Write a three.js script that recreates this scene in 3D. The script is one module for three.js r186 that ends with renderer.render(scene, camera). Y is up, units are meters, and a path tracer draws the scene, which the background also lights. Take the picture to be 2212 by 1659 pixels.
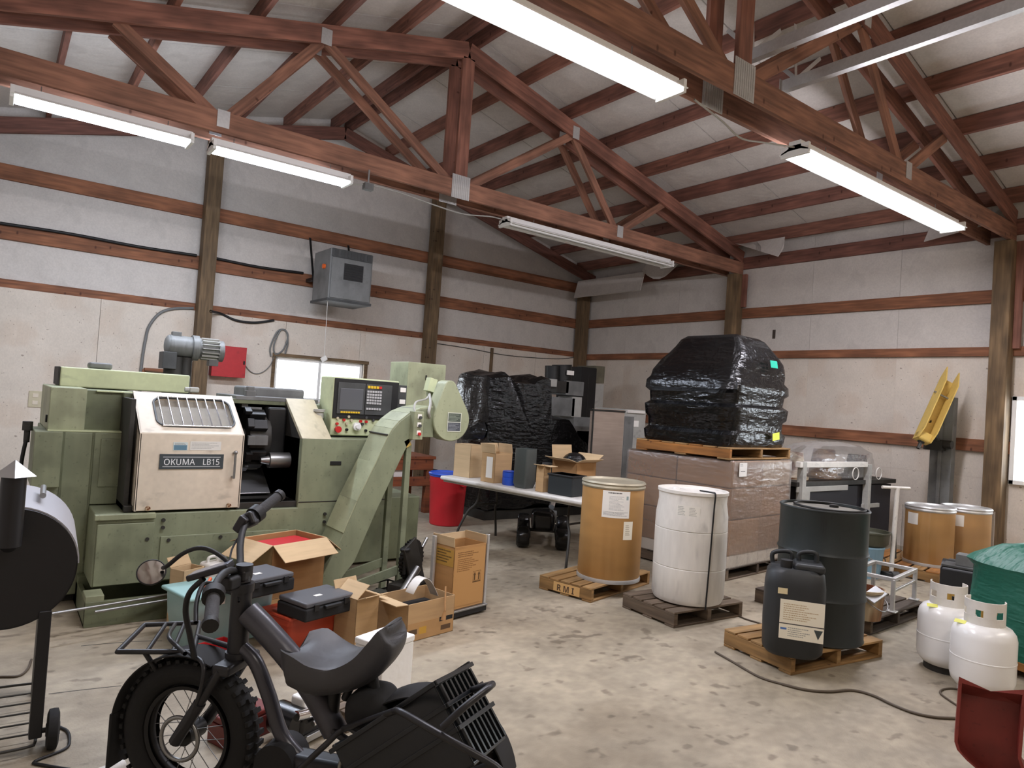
import * as THREE from 'three';
import { RoundedBoxGeometry } from 'three/addons/geometries/RoundedBoxGeometry.js';
import { mergeGeometries, toCreasedNormals } from 'three/addons/utils/BufferGeometryUtils.js';
import { RectAreaLightUniformsLib } from 'three/addons/lights/RectAreaLightUniformsLib.js';

// ---------------------------------------------------------------- camera, sky, exposure
const scene = new THREE.Scene();
const W = 2212, H = 1659, F = 1497.6;
const YAW = 0.6452, PITCH = 0.0235, ROLL = 0.067;
const V = (x, y, z) => new THREE.Vector3(x, y, z);
const C = V(-9.658, 1.5585, 10.5652);
const camera = new THREE.PerspectiveCamera(2 * Math.atan(H / 2 / F) * 180 / Math.PI, W / H, 0.05, 60);
const fwd = V(Math.sin(YAW) * Math.cos(PITCH), Math.sin(PITCH), -Math.cos(YAW) * Math.cos(PITCH));
const right0 = fwd.clone().cross(V(0, 1, 0)).normalize(), up0 = right0.clone().cross(fwd);
const rgt = right0.clone().multiplyScalar(Math.cos(ROLL)).addScaledVector(up0, Math.sin(ROLL));
const upv = up0.clone().multiplyScalar(Math.cos(ROLL)).addScaledVector(right0, -Math.sin(ROLL));
camera.position.copy(C);
camera.quaternion.setFromRotationMatrix(new THREE.Matrix4().makeBasis(rgt, upv, fwd.clone().negate()));
scene.add(camera);
const renderer = new THREE.WebGLRenderer({ antialias: true });
renderer.toneMapping = THREE.LinearToneMapping;
renderer.toneMappingExposure = 2.05;
renderer.shadowMap.enabled = true;
RectAreaLightUniformsLib.init();
scene.background = new THREE.Color(4.6, 5.0, 5.4);           // bright overcast daylight outside the windows
const LAMP = 46;                                             // brightness of the fluorescent fixtures

// ---------------------------------------------------------------- pixels to places
const dirOf = (px, py) => fwd.clone().addScaledVector(rgt, (px - W / 2) / F).addScaledVector(upv, -(py - H / 2) / F);
const onY = (px, py, y = 0) => { const d = dirOf(px, py); return C.clone().addScaledVector(d, (y - C.y) / d.y); };
const onZ = (px, py, z) => { const d = dirOf(px, py); return C.clone().addScaledVector(d, (z - C.z) / d.z); };
const onX = (px, py, x) => { const d = dirOf(px, py); return C.clone().addScaledVector(d, (x - C.x) / d.x); };
const atD = (px, py, dep) => C.clone().addScaledVector(dirOf(px, py), dep);
// centre of a round thing whose nearest foot point is seen at a pixel
const behind = (px, py, y, r) => { const p = onY(px, py, y), d = V(p.x - C.x, 0, p.z - C.z).normalize(); return p.addScaledVector(d, r); };

// ---------------------------------------------------------------- random numbers and textures
let seed = 7;
const rnd = () => { seed = (seed * 1664525 + 1013904223) >>> 0; return seed / 4294967296; };
const rr = (a, b) => a + (b - a) * rnd();
const hash = (x, y, s) => { let h = (x * 374761393 + y * 668265263 + s * 974634977) | 0; h = Math.imul(h ^ (h >>> 13), 1274126177); return ((h ^ (h >>> 16)) >>> 0) / 4294967296; };
function vnoise(x, y, px, py, s) {                           // tiling value noise
  const x0 = Math.floor(x), y0 = Math.floor(y), fx = x - x0, fy = y - y0;
  const u = fx * fx * (3 - 2 * fx), v = fy * fy * (3 - 2 * fy), m = (a, n) => ((a % n) + n) % n;
  const a = hash(m(x0, px), m(y0, py), s), b = hash(m(x0 + 1, px), m(y0, py), s), c = hash(m(x0, px), m(y0 + 1, py), s), d = hash(m(x0 + 1, px), m(y0 + 1, py), s);
  return (a + (b - a) * u) * (1 - v) + (c + (d - c) * u) * v;
}
function fbm(u, v, fx, fy, oct, s) { let t = 0, a = 0.5, n = 0; for (let i = 0; i < oct; i++) { t += a * vnoise(u * fx, v * fy, fx, fy, s + i); n += a; a *= 0.5; fx *= 2; fy *= 2; } return t / n; }
function tex(w, h, fn, color = true) {
  const d = new Uint8Array(w * h * 4);
  for (let j = 0; j < h; j++) for (let i = 0; i < w; i++) {
    const c = fn(i / w, j / h), k = (j * w + i) * 4;
    if (typeof c === 'number') d[k] = d[k + 1] = d[k + 2] = Math.max(0, Math.min(255, c * 255));
    else for (let q = 0; q < 3; q++) d[k + q] = Math.max(0, Math.min(255, c[q] * 255));
    d[k + 3] = 255;
  }
  const t = new THREE.DataTexture(d, w, h, THREE.RGBAFormat);
  t.wrapS = t.wrapT = THREE.RepeatWrapping; t.magFilter = THREE.LinearFilter; t.minFilter = THREE.LinearMipmapLinearFilter; t.generateMipmaps = true;
  if (color) t.colorSpace = THREE.SRGBColorSpace;
  t.needsUpdate = true; return t;
}
const again = (t, rx, ry) => { const c = t.clone(); c.repeat.set(rx, ry); c.needsUpdate = true; return c; };
const sstep = (a, b, x) => { const t = Math.max(0, Math.min(1, (x - a) / (b - a))); return t * t * (3 - 2 * t); };
const mix3 = (a, b, t) => [a[0] + (b[0] - a[0]) * t, a[1] + (b[1] - a[1]) * t, a[2] + (b[2] - a[2]) * t];

// grain runs along u
const woodTex = tex(512, 256, (u, v) => {
  const w = fbm(u, v, 3, 6, 3, 11), g = fbm(u, v, 4, 48, 3, 21), k = 0.72 + 0.32 * (g - 0.5) + 0.34 * (w - 0.5);
  let kn = 0; for (let i = 0; i < 4; i++) { const dx = (u - hash(i, 3, 5)) * 3, dy = (v - hash(i, 9, 5)) * 1.6; kn = Math.max(kn, 1 - sstep(0.01, 0.05, Math.hypot(dx, dy))); }
  return mix3([k, k * 0.97, k * 0.94], [0.33, 0.26, 0.22], kn * 0.7);
});
const grimeTex = tex(512, 512, (u, v) => {                   // smeared shop grime with streaks and specks
  const a = fbm(u, v, 3, 3, 5, 31), b = fbm(u, v, 24, 4, 3, 41), c = fbm(u, v, 60, 60, 2, 51);
  const k = 0.84 + 0.2 * (a - 0.5) + 0.08 * (b - 0.5) - 0.2 * sstep(0.56, 0.85, a) - 0.1 * sstep(0.75, 0.9, c) ;
  return [k, k * 0.99, k * 0.955];
});
const wallTex = tex(1024, 512, (u, v) => {                   // painted sheathing, brown water stains with their own outline
  const a = fbm(u, v, 4, 3, 5, 61), b = fbm(u, v, 90, 60, 2, 71), s = fbm(u, v, 2, 2, 4, 81), r = fbm(u, v, 40, 6, 3, 91);
  const k = 0.92 + 0.08 * (a - 0.5) + 0.05 * (b - 0.5);
  let c = [k, k * 0.985, k * 0.955];
  c = mix3(c, [0.82, 0.73, 0.65], 0.26 * sstep(0.46, 0.66, s) * (0.7 + 0.6 * (r - 0.5)));
  return mix3(c, [0.5, 0.45, 0.41], 0.5 * sstep(0.86, 0.9, fbm(u, v, 50, 40, 2, 95)));
});
const vinylTex = tex(512, 512, (u, v) => {
  const a = fbm(u, v, 4, 4, 4, 101), b = fbm(u, v, 70, 70, 2, 111);
  const k = 0.9 + 0.09 * (a - 0.5) + 0.06 * (b - 0.5) - 0.06 * sstep(0.55, 0.8, a);
  return [k, k * 0.985, k * 0.965];
});
const vinylBump = tex(256, 256, (u, v) => fbm(u, v, 6, 6, 4, 121), false);
const concTex = tex(1792, 1792, (u, v) => {
  const a = fbm(u, v, 7, 9, 6, 131), b = fbm(u, v, 40, 52, 4, 141), c = fbm(u, v, 300, 400, 2, 151), d = fbm(u, v, 18, 24, 5, 161);
  let k = 0.80 + 0.20 * (a - 0.5) + 0.18 * (b - 0.5) + 0.15 * (c - 0.5);
  let col = [k, k * 0.975, k * 0.93];
  col = mix3(col, [0.47, 0.42, 0.36], 0.3 * sstep(0.52, 0.8, d));
  col = mix3(col, [0.26, 0.23, 0.20], 0.32 * sstep(0.70, 0.82, fbm(u, v, 170, 230, 3, 171)));
  col = mix3(col, [0.93, 0.92, 0.89], 0.3 * sstep(0.55, 0.78, fbm(u, v, 26, 34, 5, 181)));
  return col;
});
const fineBump = tex(256, 256, (u, v) => fbm(u, v, 32, 32, 3, 191), false);
const filmBump = tex(512, 512, (u, v) => {                   // stretched film: ridges and crinkles
  const w = fbm(u, v, 4, 4, 3, 201), r = Math.abs(fbm(u, v, 5, 18, 4, 211) - 0.5) * 2, s = Math.abs(fbm(u, v, 12, 12, 3, 221) - 0.5) * 2;
  return 0.4 * w + 0.6 * (1 - r) * 0.7 + 0.25 * (1 - s);
}, false);
const cardTex = tex(256, 256, (u, v) => { const a = fbm(u, v, 3, 3, 4, 231), b = fbm(u, v, 4, 60, 2, 241), k = 0.88 + 0.14 * (a - 0.5) + 0.08 * (b - 0.5); return [k, k * 0.985, k * 0.96]; });
const rustTex = tex(256, 256, (u, v) => { const a = fbm(u, v, 4, 4, 5, 251), b = fbm(u, v, 30, 30, 2, 261); return mix3([0.86, 0.84, 0.8], [0.48, 0.27, 0.14], sstep(0.42, 0.62, a)).map((x) => x * (0.85 + 0.3 * b)); });
const soilTex = tex(512, 512, (u, v) => { const a = fbm(u, v, 5, 5, 4, 271), b = fbm(u, v, 40, 40, 2, 281), k = 0.93 + 0.08 * (a - 0.5) + 0.05 * (b - 0.5) - 0.1 * sstep(0.66, 0.85, fbm(u, v, 9, 14, 4, 291)); return [k, k * 0.985, k * 0.96]; });

// ---------------------------------------------------------------- materials
const std = (color, roughness = 0.6, o = {}) => new THREE.MeshStandardMaterial({ color, roughness, ...o });
const phy = (color, roughness = 0.6, o = {}) => new THREE.MeshPhysicalMaterial({ color, roughness, ...o });
const wood = (c, r = 0.75) => std(c, r, { map: woodTex, bumpMap: woodTex, bumpScale: 0.0012 });
const M = {
  fir: wood(0xbd8471), firB: wood(0xac7768), firC: wood(0xc8937a), girt: wood(0xc2845f), post: wood(0xa08765),
  palNew: wood(0xdcb377), palNewB: wood(0xcfa468), palOld: wood(0xa39381), palOldB: wood(0x93826f), palDark: wood(0x6e6257), palOrange: wood(0xd8964e),
  bench: wood(0xb06238), ply: wood(0xb9a794),
  vinyl: std(0xe4e0db, 0.55, { map: vinylTex, bumpMap: vinylBump, bumpScale: 0.012 }),
  wall: std(0xebe3da, 0.8, { map: wallTex, bumpMap: fineBump, bumpScale: 0.0008 }),
  conc: std(0xc3bbab, 0.6, { map: concTex, bumpMap: again(fineBump, 60, 80), bumpScale: 0.0015 }),
  steel: std(0x9a9b9a, 0.38, { metalness: 0.9 }), galv: std(0xdcdfe1, 0.42, { metalness: 0.55, map: vinylTex }),
  chrome: std(0xe8eaec, 0.12, { metalness: 1 }), darkSteel: std(0x3b3c3e, 0.45, { metalness: 0.6, map: grimeTex }),
  iron: std(0x4c4b49, 0.6, { metalness: 0.4, map: grimeTex }), alu: std(0xbfc2c4, 0.35, { metalness: 0.9 }),
  black: std(0x131314, 0.55), blackGloss: std(0x0d0d0f, 0.22), rubber: std(0x161616, 0.8, { bumpMap: fineBump, bumpScale: 0.001 }), blackMatte: std(0x1c1c1d, 0.85),
  green: std(0x9fa98e, 0.5, { map: grimeTex }), greenD: std(0x838c71, 0.5, { map: grimeTex }), greenL: std(0xc2cbab, 0.45, { map: grimeTex }), mint: std(0xd3dfb8, 0.45, { map: soilTex }),
  cream: std(0xe6ddcd, 0.45, { map: soilTex }), creamD: std(0xcfc8ae, 0.5, { map: soilTex }),
  grey: std(0x8d9093, 0.5, { map: grimeTex }), greyL: std(0xb6b8b6, 0.5, { map: soilTex }), greyD: std(0x54575a, 0.55, { map: grimeTex }),
  white: std(0xefefed, 0.45, { map: soilTex }), whiteGloss: std(0xf4f4f2, 0.25), foam: std(0xf5f5f3, 0.8, { bumpMap: fineBump, bumpScale: 0.002 }),
  card: std(0xd3b083, 0.85, { map: cardTex }), cardL: std(0xe2c79f, 0.85, { map: cardTex }), cardD: std(0xbb9060, 0.85, { map: cardTex }), cardIn: std(0xb98f62, 0.9, { map: cardTex }),
  fiber: std(0xd0a163, 0.6, { map: cardTex }),
  film: phy(0x0a0a0b, 0.27, { bumpMap: filmBump, bumpScale: 0.02 }),
  redPlastic: std(0xc4202b, 0.45), bluePlastic: std(0x2a56c8, 0.4), redBox: std(0xc0272d, 0.5, { map: soilTex }), redSteel: std(0x963a34, 0.5, { map: grimeTex }),
  orangeRed: std(0xb8452a, 0.5), teal: std(0x8fb5b2, 0.5), paleBlue: std(0x8fb9d8, 0.5, { map: soilTex }),
  yellow: std(0xdec06a, 0.5, { map: soilTex }), rust: std(0xd8c8ae, 0.75, { map: rustTex }),
  label: std(0xefece4, 0.7), glass: phy(0xffffff, 0.02, { transmission: 1, thickness: 0 }),
  tubeOn: std(0xffffff, 0.4, { emissive: 0xf4f6ff, emissiveIntensity: 7 }), tubeOnCool: std(0xffffff, 0.4, { emissive: 0xe6f1ff, emissiveIntensity: 7 }),
  tubeOff: std(0xf0f0ec, 0.3), enamel: std(0xeeeeea, 0.4),
  screen: std(0x5a5c60, 0.25), amber: std(0xe0b82a, 0.5), keyGrey: std(0xb4b4b4, 0.5), knobRed: std(0xc62828, 0.4),
  tarp: std(0x15604e, 0.5, { bumpMap: filmBump, bumpScale: 0.02 }), clearFilm: phy(0xf6f6f6, 0.12, { transmission: 0.85, thickness: 0, bumpMap: filmBump, bumpScale: 0.02 }),
  orange: std(0xef6a24, 0.5),
};

// ---------------------------------------------------------------- geometry helpers
function boxUV(g) {                                          // uv in metres from the strongest axis of the normal
  const p = g.attributes.position, n = g.attributes.normal, uv = new Float32Array(p.count * 2);
  for (let i = 0; i < p.count; i++) {
    const ax = Math.abs(n.getX(i)), ay = Math.abs(n.getY(i)), az = Math.abs(n.getZ(i));
    if (ax > ay && ax > az) { uv[2 * i] = p.getZ(i); uv[2 * i + 1] = p.getY(i); }
    else if (ay > az) { uv[2 * i] = p.getX(i); uv[2 * i + 1] = p.getZ(i); }
    else { uv[2 * i] = p.getX(i); uv[2 * i + 1] = p.getY(i); }
  }
  g.setAttribute('uv', new THREE.BufferAttribute(uv, 2)); return g;
}
const place = (g, x = 0, y = 0, z = 0, rx = 0, ry = 0, rz = 0) => { if (rx || ry || rz) g.applyMatrix4(new THREE.Matrix4().makeRotationFromEuler(new THREE.Euler(rx, ry, rz))); return g.translate(x, y, z); };
// box by centre and size, edges rounded by r
function box(w, h, d, x = 0, y = 0, z = 0, o = {}) {
  const r = Math.min(o.r ?? 0.004, w / 2.01, h / 2.01, d / 2.01);
  const g = r > 0 ? new RoundedBoxGeometry(w, h, d, o.s ?? 1, r) : new THREE.BoxGeometry(w, h, d).toNonIndexed();
  boxUV(g); if (o.u) { const a = g.attributes.uv; for (let i = 0; i < a.count; i++) a.setXY(i, a.getX(i) + o.u, a.getY(i) + o.u * 0.37); }
  return place(g, x, y, z, o.rx, o.ry, o.rz);
}
const span = (x0, x1, y0, y1, z0, z1, o) => box(Math.abs(x1 - x0), Math.abs(y1 - y0), Math.abs(z1 - z0), (x0 + x1) / 2, (y0 + y1) / 2, (z0 + z1) / 2, o);
// timber between two points: length along local x, h high, w wide; up fixes the roll
function beam(a, b, h, w, o = {}) {
  const d = b.clone().sub(a), L = d.length(); d.normalize();
  let z = d.clone().cross(o.up ?? (Math.abs(d.y) > 0.9 ? V(1, 0, 0) : V(0, 1, 0))).normalize(); const y = z.clone().cross(d);
  const g = box(L, h, w, 0, 0, 0, { r: o.r ?? 0.004, u: o.u ?? rr(0, 9) });
  return g.applyMatrix4(new THREE.Matrix4().makeBasis(d, y, z)).translate((a.x + b.x) / 2, (a.y + b.y) / 2, (a.z + b.z) / 2);
}
const clean = (g) => { const n = g.index ? g.toNonIndexed() : g; for (const k of Object.keys(n.attributes)) if (!['position', 'normal', 'uv'].includes(k)) n.deleteAttribute(k); return n; };
function rod(a, b, r, r2 = r, seg = 14) {                    // round bar between two points
  const d = b.clone().sub(a), L = d.length();
  const g = clean(new THREE.CylinderGeometry(r2, r, L, seg));
  return g.applyQuaternion(new THREE.Quaternion().setFromUnitVectors(V(0, 1, 0), d.normalize())).translate((a.x + b.x) / 2, (a.y + b.y) / 2, (a.z + b.z) / 2);
}
const cyl = (r, h, x = 0, y = 0, z = 0, o = {}) => place(clean(new THREE.CylinderGeometry(o.r2 ?? r, r, h, o.seg ?? 24)), x, y, z, o.rx, o.ry, o.rz);
const tube = (pts, r, o = {}) => clean(new THREE.TubeGeometry(new THREE.CatmullRomCurve3(pts, o.closed ?? false, 'catmullrom', o.t ?? 0.5), o.n ?? pts.length * 6, r, o.seg ?? 8, o.closed ?? false));
const poly = (pts) => { const s = new THREE.Shape(); pts.forEach(([x, y], i) => i ? s.lineTo(x, y) : s.moveTo(x, y)); s.closePath(); return s; };
function ext(shape, depth, o = {}) {                         // extrude along +z, small bevel
  const bev = o.b ?? 0.003, g = new THREE.ExtrudeGeometry(shape, { depth: depth - 2 * bev, bevelEnabled: bev > 0, bevelThickness: bev, bevelSize: bev, bevelOffset: -bev, bevelSegments: 1, curveSegments: o.cs ?? 12 });
  g.translate(0, 0, bev); return boxUV(clean(toCreasedNormals(g, 0.6)));
}
function lathe(pts, seg = 40) { const g = new THREE.LatheGeometry(pts.map(([r, y]) => new THREE.Vector2(Math.max(r, 0.0004), y)), seg); const c = clean(toCreasedNormals(g, 0.7)), uv = c.attributes.uv, R = Math.max(...pts.map((p) => p[0])), Hh = Math.max(...pts.map((p) => p[1])) - Math.min(...pts.map((p) => p[1])); for (let i = 0; i < uv.count; i++) uv.setXY(i, uv.getX(i) * Math.round(6.283 * R + 0.5), uv.getY(i) * Math.max(Hh, R)); return c; }
const torus = (R, r, o = {}) => place(clean(new THREE.TorusGeometry(R, r, o.seg ?? 10, o.n ?? 32, o.arc ?? Math.PI * 2)), o.x, o.y, o.z, o.rx, o.ry, o.rz);
const ball = (r, x, y, z, sx = 1, sy = 1, sz = 1) => clean(new THREE.SphereGeometry(r, 20, 14)).scale(sx, sy, sz).translate(x, y, z);
function rrect(w, h, r, x = 0, y = 0) { const s = new THREE.Shape(), a = x - w / 2, b = y - h / 2; s.moveTo(a + r, b); s.lineTo(a + w - r, b); s.absarc(a + w - r, b + r, r, -Math.PI / 2, 0); s.lineTo(a + w, b + h - r); s.absarc(a + w - r, b + h - r, r, 0, Math.PI / 2); s.lineTo(a + r, b + h); s.absarc(a + r, b + h - r, r, Math.PI / 2, Math.PI); s.lineTo(a, b + r); s.absarc(a + r, b + r, r, Math.PI, 1.5 * Math.PI); return s; }
// rounded rectangle outline with the same number of points for every size
const rrPts = (w, d, r, n = 6) => { const o = []; r = Math.min(r, w / 2 - 1e-4, d / 2 - 1e-4); for (let k = 0; k < 4; k++) for (let i = 0; i <= n; i++) { const a = (k + i / n) * Math.PI / 2, sx = k === 0 || k === 3 ? 1 : -1, sy = k < 2 ? 1 : -1; o.push({ x: sx * (w / 2 - r) + r * Math.cos(a), y: -(sy * (d / 2 - r) + r * Math.sin(a)) }); } return o; };
// closed surface through rings of points (each ring the same count)
function loft(rings, caps = true) {
  const pos = [], n = rings[0].length, q = (p) => pos.push(p.x, p.y, p.z);
  for (let i = 0; i + 1 < rings.length; i++) for (let j = 0; j < n; j++) { const a = rings[i][j], b = rings[i][(j + 1) % n], c = rings[i + 1][j], d = rings[i + 1][(j + 1) % n]; q(a); q(b); q(d); q(a); q(d); q(c); }
  if (caps) for (const [ring, flip] of [[rings[0], true], [rings[rings.length - 1], false]]) { const m = ring.reduce((s, p) => s.add(p), V(0, 0, 0)).multiplyScalar(1 / n); for (let j = 0; j < n; j++) { const a = ring[j], b = ring[(j + 1) % n]; if (flip) { q(m); q(b); q(a); } else { q(m); q(a); q(b); } } }
  const g = new THREE.BufferGeometry(); g.setAttribute('position', new THREE.BufferAttribute(new Float32Array(pos), 3));
  g.setAttribute('uv', new THREE.BufferAttribute(new Float32Array(pos.length / 3 * 2), 2)); g.computeVertexNormals();
  return boxUV(clean(toCreasedNormals(g, 0.9)));
}

// ---------------------------------------------------------------- scene helpers
const taken = {};
const numbered = (n) => { const k = taken[n] = (taken[n] ?? -1) + 1; return k ? n + '_' + String(k).padStart(3, '0') : n; };
const shade = (o) => { o.castShadow = o.receiveShadow = true; return o; };
const join = (gs) => { gs = Array.isArray(gs) ? gs : [gs]; return gs.length === 1 ? gs[0] : mergeGeometries(gs.map(clean)); };
function thing(name, label, category, at = V(0, 0, 0), turn = 0, group) {
  const o = new THREE.Group(); o.name = numbered(name); o.position.copy(at); o.rotation.y = turn; o.userData = { label, category }; if (group) o.userData.group = group;
  scene.add(o); return o;
}
function part(parent, name, gs, mat, label) { const m = shade(new THREE.Mesh(join(gs), mat)); m.name = name; if (label) m.userData.label = label; parent.add(m); return m; }
// a part whose geometry is written in world coordinates, for a thing that is not turned
const wpart = (root, name, gs, mat, parent = root, label) => part(parent, name, join(gs).translate(-root.position.x, -root.position.y, -root.position.z), mat, label);
function solo(name, label, category, gs, mat, at = V(0, 0, 0), turn = 0, group) {
  const m = shade(new THREE.Mesh(join(gs), mat)); m.name = numbered(name); m.position.copy(at); m.rotation.y = turn; m.userData = { label, category }; if (group) m.userData.group = group; scene.add(m); return m;
}
function wsolo(name, label, category, gs, mat, base, group) { return solo(name, label, category, join(gs).translate(-base.x, -base.y, -base.z), mat, base, 0, group); }
function struct(name) { const o = new THREE.Group(); o.name = name; o.userData = { kind: 'structure' }; scene.add(o); return o; }
function copyOf(root, at, turn, label) { const r = root.clone(); r.name = numbered(root.name.replace(/_\d+$/, '')); r.position.copy(at); r.rotation.y = turn; r.userData = { ...root.userData }; if (label) r.userData.label = label; scene.add(r); return r; }
// flat print: a canvas drawn by fn, pw by ph metres
function print(pw, ph, ppm, fn, o = {}) {
  const c = document.createElement('canvas'); c.width = Math.max(8, Math.round(pw * ppm)); c.height = Math.max(8, Math.round(ph * ppm));
  const x = c.getContext('2d'); fn(x, c.width, c.height); const t = new THREE.CanvasTexture(c); t.colorSpace = THREE.SRGBColorSpace;
  return std(0xffffff, o.rough ?? 0.6, { map: t, ...o.m });
}
function sheetGeo(w, h, th = 0.0015) {                        // thin sheet facing +z, print fills its front
  const g = new THREE.BoxGeometry(w, h, th); return g.toNonIndexed();
}
// rows of unreadable small print
function scribble(x, w, h, x0, y0, x1, rows, lh, col) { x.fillStyle = col; for (let i = 0; i < rows; i++) { let p = x0 * w; const e = (x0 + (x1 - x0) * (0.55 + 0.45 * hash(i, rows, 3))) * w; while (p < e) { const l = (0.012 + 0.03 * hash(Math.round(p), i, 7)) * w; x.fillRect(p, (y0 + i * lh) * h, Math.min(l, e - p), lh * h * 0.45); p += l + 0.010 * w; } } }

// ================================================================ THE BUILDING
const S1 = 3.66, S2 = 3.7419, XL = -11, ZB = 14.97;
const roofY = (x) => 4.1 + 0.2636 * Math.min(-x, x + 11);    // middle of the top chords
{ const f = struct('floor'), g = box(11.4, 0.15, 15.4, -5.5, -0.075, 7.5, { r: 0 }), uv = g.attributes.uv;
  for (let i = 0; i < uv.count; i++) uv.setXY(i, uv.getX(i) / 15.4 + 0.1, uv.getY(i) / 15.4);
  part(f, 'concrete_slab', g, M.conc);
  const saw = (pts) => part(f, 'floor_crack', tube(pts.map(([a, b]) => onY(a, b, -0.0015)), 0.0035, { seg: 5 }), M.iron);
  saw([[105, 1500], [170, 1492], [262, 1482]]); saw([[175, 1396], [230, 1391], [300, 1386], [350, 1385]]); }

// gable wall behind the lathe, with window_1
const WN1 = { x0: -6.24, x1: -4.80, y0: 1.33, y1: 1.985 };
{
  const w = struct('wall_left');
  const sh = poly([[XL - 0.15, -0.15], [0.15, -0.15], [0.15, 4.5], [-5.5, 5.93], [XL - 0.15, 4.5]]);
  const hole = new THREE.Path(); hole.moveTo(WN1.x0, WN1.y0); hole.lineTo(WN1.x0, WN1.y1); hole.lineTo(WN1.x1, WN1.y1); hole.lineTo(WN1.x1, WN1.y0); hole.closePath(); sh.holes.push(hole);
  part(w, 'insulated_sheet', ext(sh, 0.14, { b: 0 }).translate(0, 0, -0.14), M.vinyl);
  for (let i = 0; i < 9; i++) {
    const a = XL + i * 1.2222, b = a + 1.2182, y1 = 2.52, gs = [], add = (x0, x1, y0, yy) => { if (x1 - x0 > 0.01 && yy - y0 > 0.01) gs.push(span(x0, x1, y0, yy, 0.05, 0.064, { r: 0.002, u: i * 0.77 })); };
    const xa = Math.max(a, WN1.x0), xb = Math.min(b, WN1.x1);
    if (xa < xb) { add(a, xa, 0.01, y1); add(xa, xb, 0.01, WN1.y0); add(xa, xb, WN1.y1, y1); add(xb, b, 0.01, y1); } else add(a, b, 0.01, y1);
    part(w, 'sheathing_panel', gs, M.wall);
  }
  for (const y of [3.93, 3.2045, 2.55]) part(w, 'girt', beam(V(XL, y, 0.025), V(0, y, 0.025), y < 3 ? 0.15 : 0.19, 0.05), M.girt);
  for (const x of [-S1, -2 * S1, -10.9]) part(w, 'post', beam(V(x, 0, 0.16), V(x, roofY(x) - 0.1, 0.16), 0.19, 0.19), M.post);
  part(w, 'post', beam(V(-0.15, 0, 0.16), V(-0.15, 4.0, 0.16), 0.19, 0.19), M.post);
  part(w, 'rafter', beam(V(0, roofY(0) - 0.02, 0.29), V(-5.5, roofY(-5.5) - 0.02, 0.29), 0.19, 0.05), M.firB);
  part(w, 'rafter', beam(V(-11, roofY(-11) - 0.02, 0.29), V(-5.5, roofY(-5.5) - 0.02, 0.29), 0.19, 0.05), M.firB);
  part(w, 'batten', beam(V(-2.28, 0.1, 0.078), V(-2.28, 2.5, 0.078), 0.06, 0.028), M.post);
}
// eave wall on the right, with window_2
const WN2 = { z0: 7.59, z1: 9.1, y0: 0.97, y1: 2.0 };
{
  const w = struct('wall_right');
  const gs = [];
  const seg = (z0, z1, y0, y1, m, u) => part(w, m === M.vinyl ? 'insulated_sheet' : 'sheathing_panel', span(0, 0.14, y0, y1, z0, z1, { r: 0.002, u }), m);
  for (let i = 0; i < 12; i++) {
    const a = i * 1.2475, b = a + 1.2475; seg(a, b, 2.535, 4.45, M.vinyl, i);
    if (b <= WN2.z0 || a >= WN2.z1) { seg(a, b, -0.1, 1.0, M.wall, i * 0.9); seg(a, b, 1.0, 2.535, M.wall, i * 0.63); }
    else { seg(a, b, -0.1, WN2.y0, M.wall, i); seg(a, b, WN2.y1, 2.535, M.wall, i); if (a < WN2.z0) seg(a, WN2.z0, WN2.y0, WN2.y1, M.wall, i); if (b > WN2.z1) seg(WN2.z1, b, WN2.y0, WN2.y1, M.wall, i); }
  }
  for (const y of [3.2045, 2.535]) part(w, 'girt', beam(V(-0.025, y, 0), V(-0.025, y, ZB), y < 3 ? 0.11 : 0.16, 0.05), M.girt);
  part(w, 'girt', beam(V(-0.025, 1.39, 0), V(-0.025, 1.39, WN2.z0), 0.15, 0.05), M.girt); part(w, 'girt', beam(V(-0.025, 1.39, WN2.z1), V(-0.025, 1.39, ZB), 0.15, 0.05), M.girt);
  part(w, 'girt', beam(V(-0.025, 4.02, 0), V(-0.025, 4.02, ZB), 0.19, 0.05), M.firB);
  for (const z of [S2, 2 * S2, 3 * S2]) part(w, 'post', beam(V(-0.145, 0, z), V(-0.145, 3.83, z), 0.19, 0.19), M.post);
  part(w, 'post_block', beam(V(-0.02 - 0.06, 3.3, S2 + 0.13), V(-0.08, 3.83, S2 + 0.13), 0.05, 0.08), M.fir);
  part(w, 'post_block', beam(V(-0.08, 2.56, 2 * S2 + 0.13), V(-0.08, 3.83, 2 * S2 + 0.13), 0.05, 0.08), M.fir);
}
{ const w = struct('wall_far'); part(w, 'insulated_sheet', span(XL - 0.14, XL, -0.15, 4.45, 0, ZB, { r: 0 }), M.vinyl); for (const y of [3.2, 2.54, 1.39]) part(w, 'girt', beam(V(XL + 0.025, y, 0), V(XL + 0.025, y, ZB), 0.16, 0.05), M.girt); }
{ const w = struct('wall_back'); part(w, 'insulated_sheet', ext(poly([[XL - 0.15, -0.15], [0.15, -0.15], [0.15, 4.5], [-5.5, 5.93], [XL - 0.15, 4.5]]), 0.14, { b: 0 }).translate(0, 0, ZB), M.vinyl); for (const y of [3.93, 3.2, 2.54, 1.39]) part(w, 'girt', beam(V(XL, y, ZB - 0.025), V(0, y, ZB - 0.025), 0.16, 0.05), M.girt); }
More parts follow.
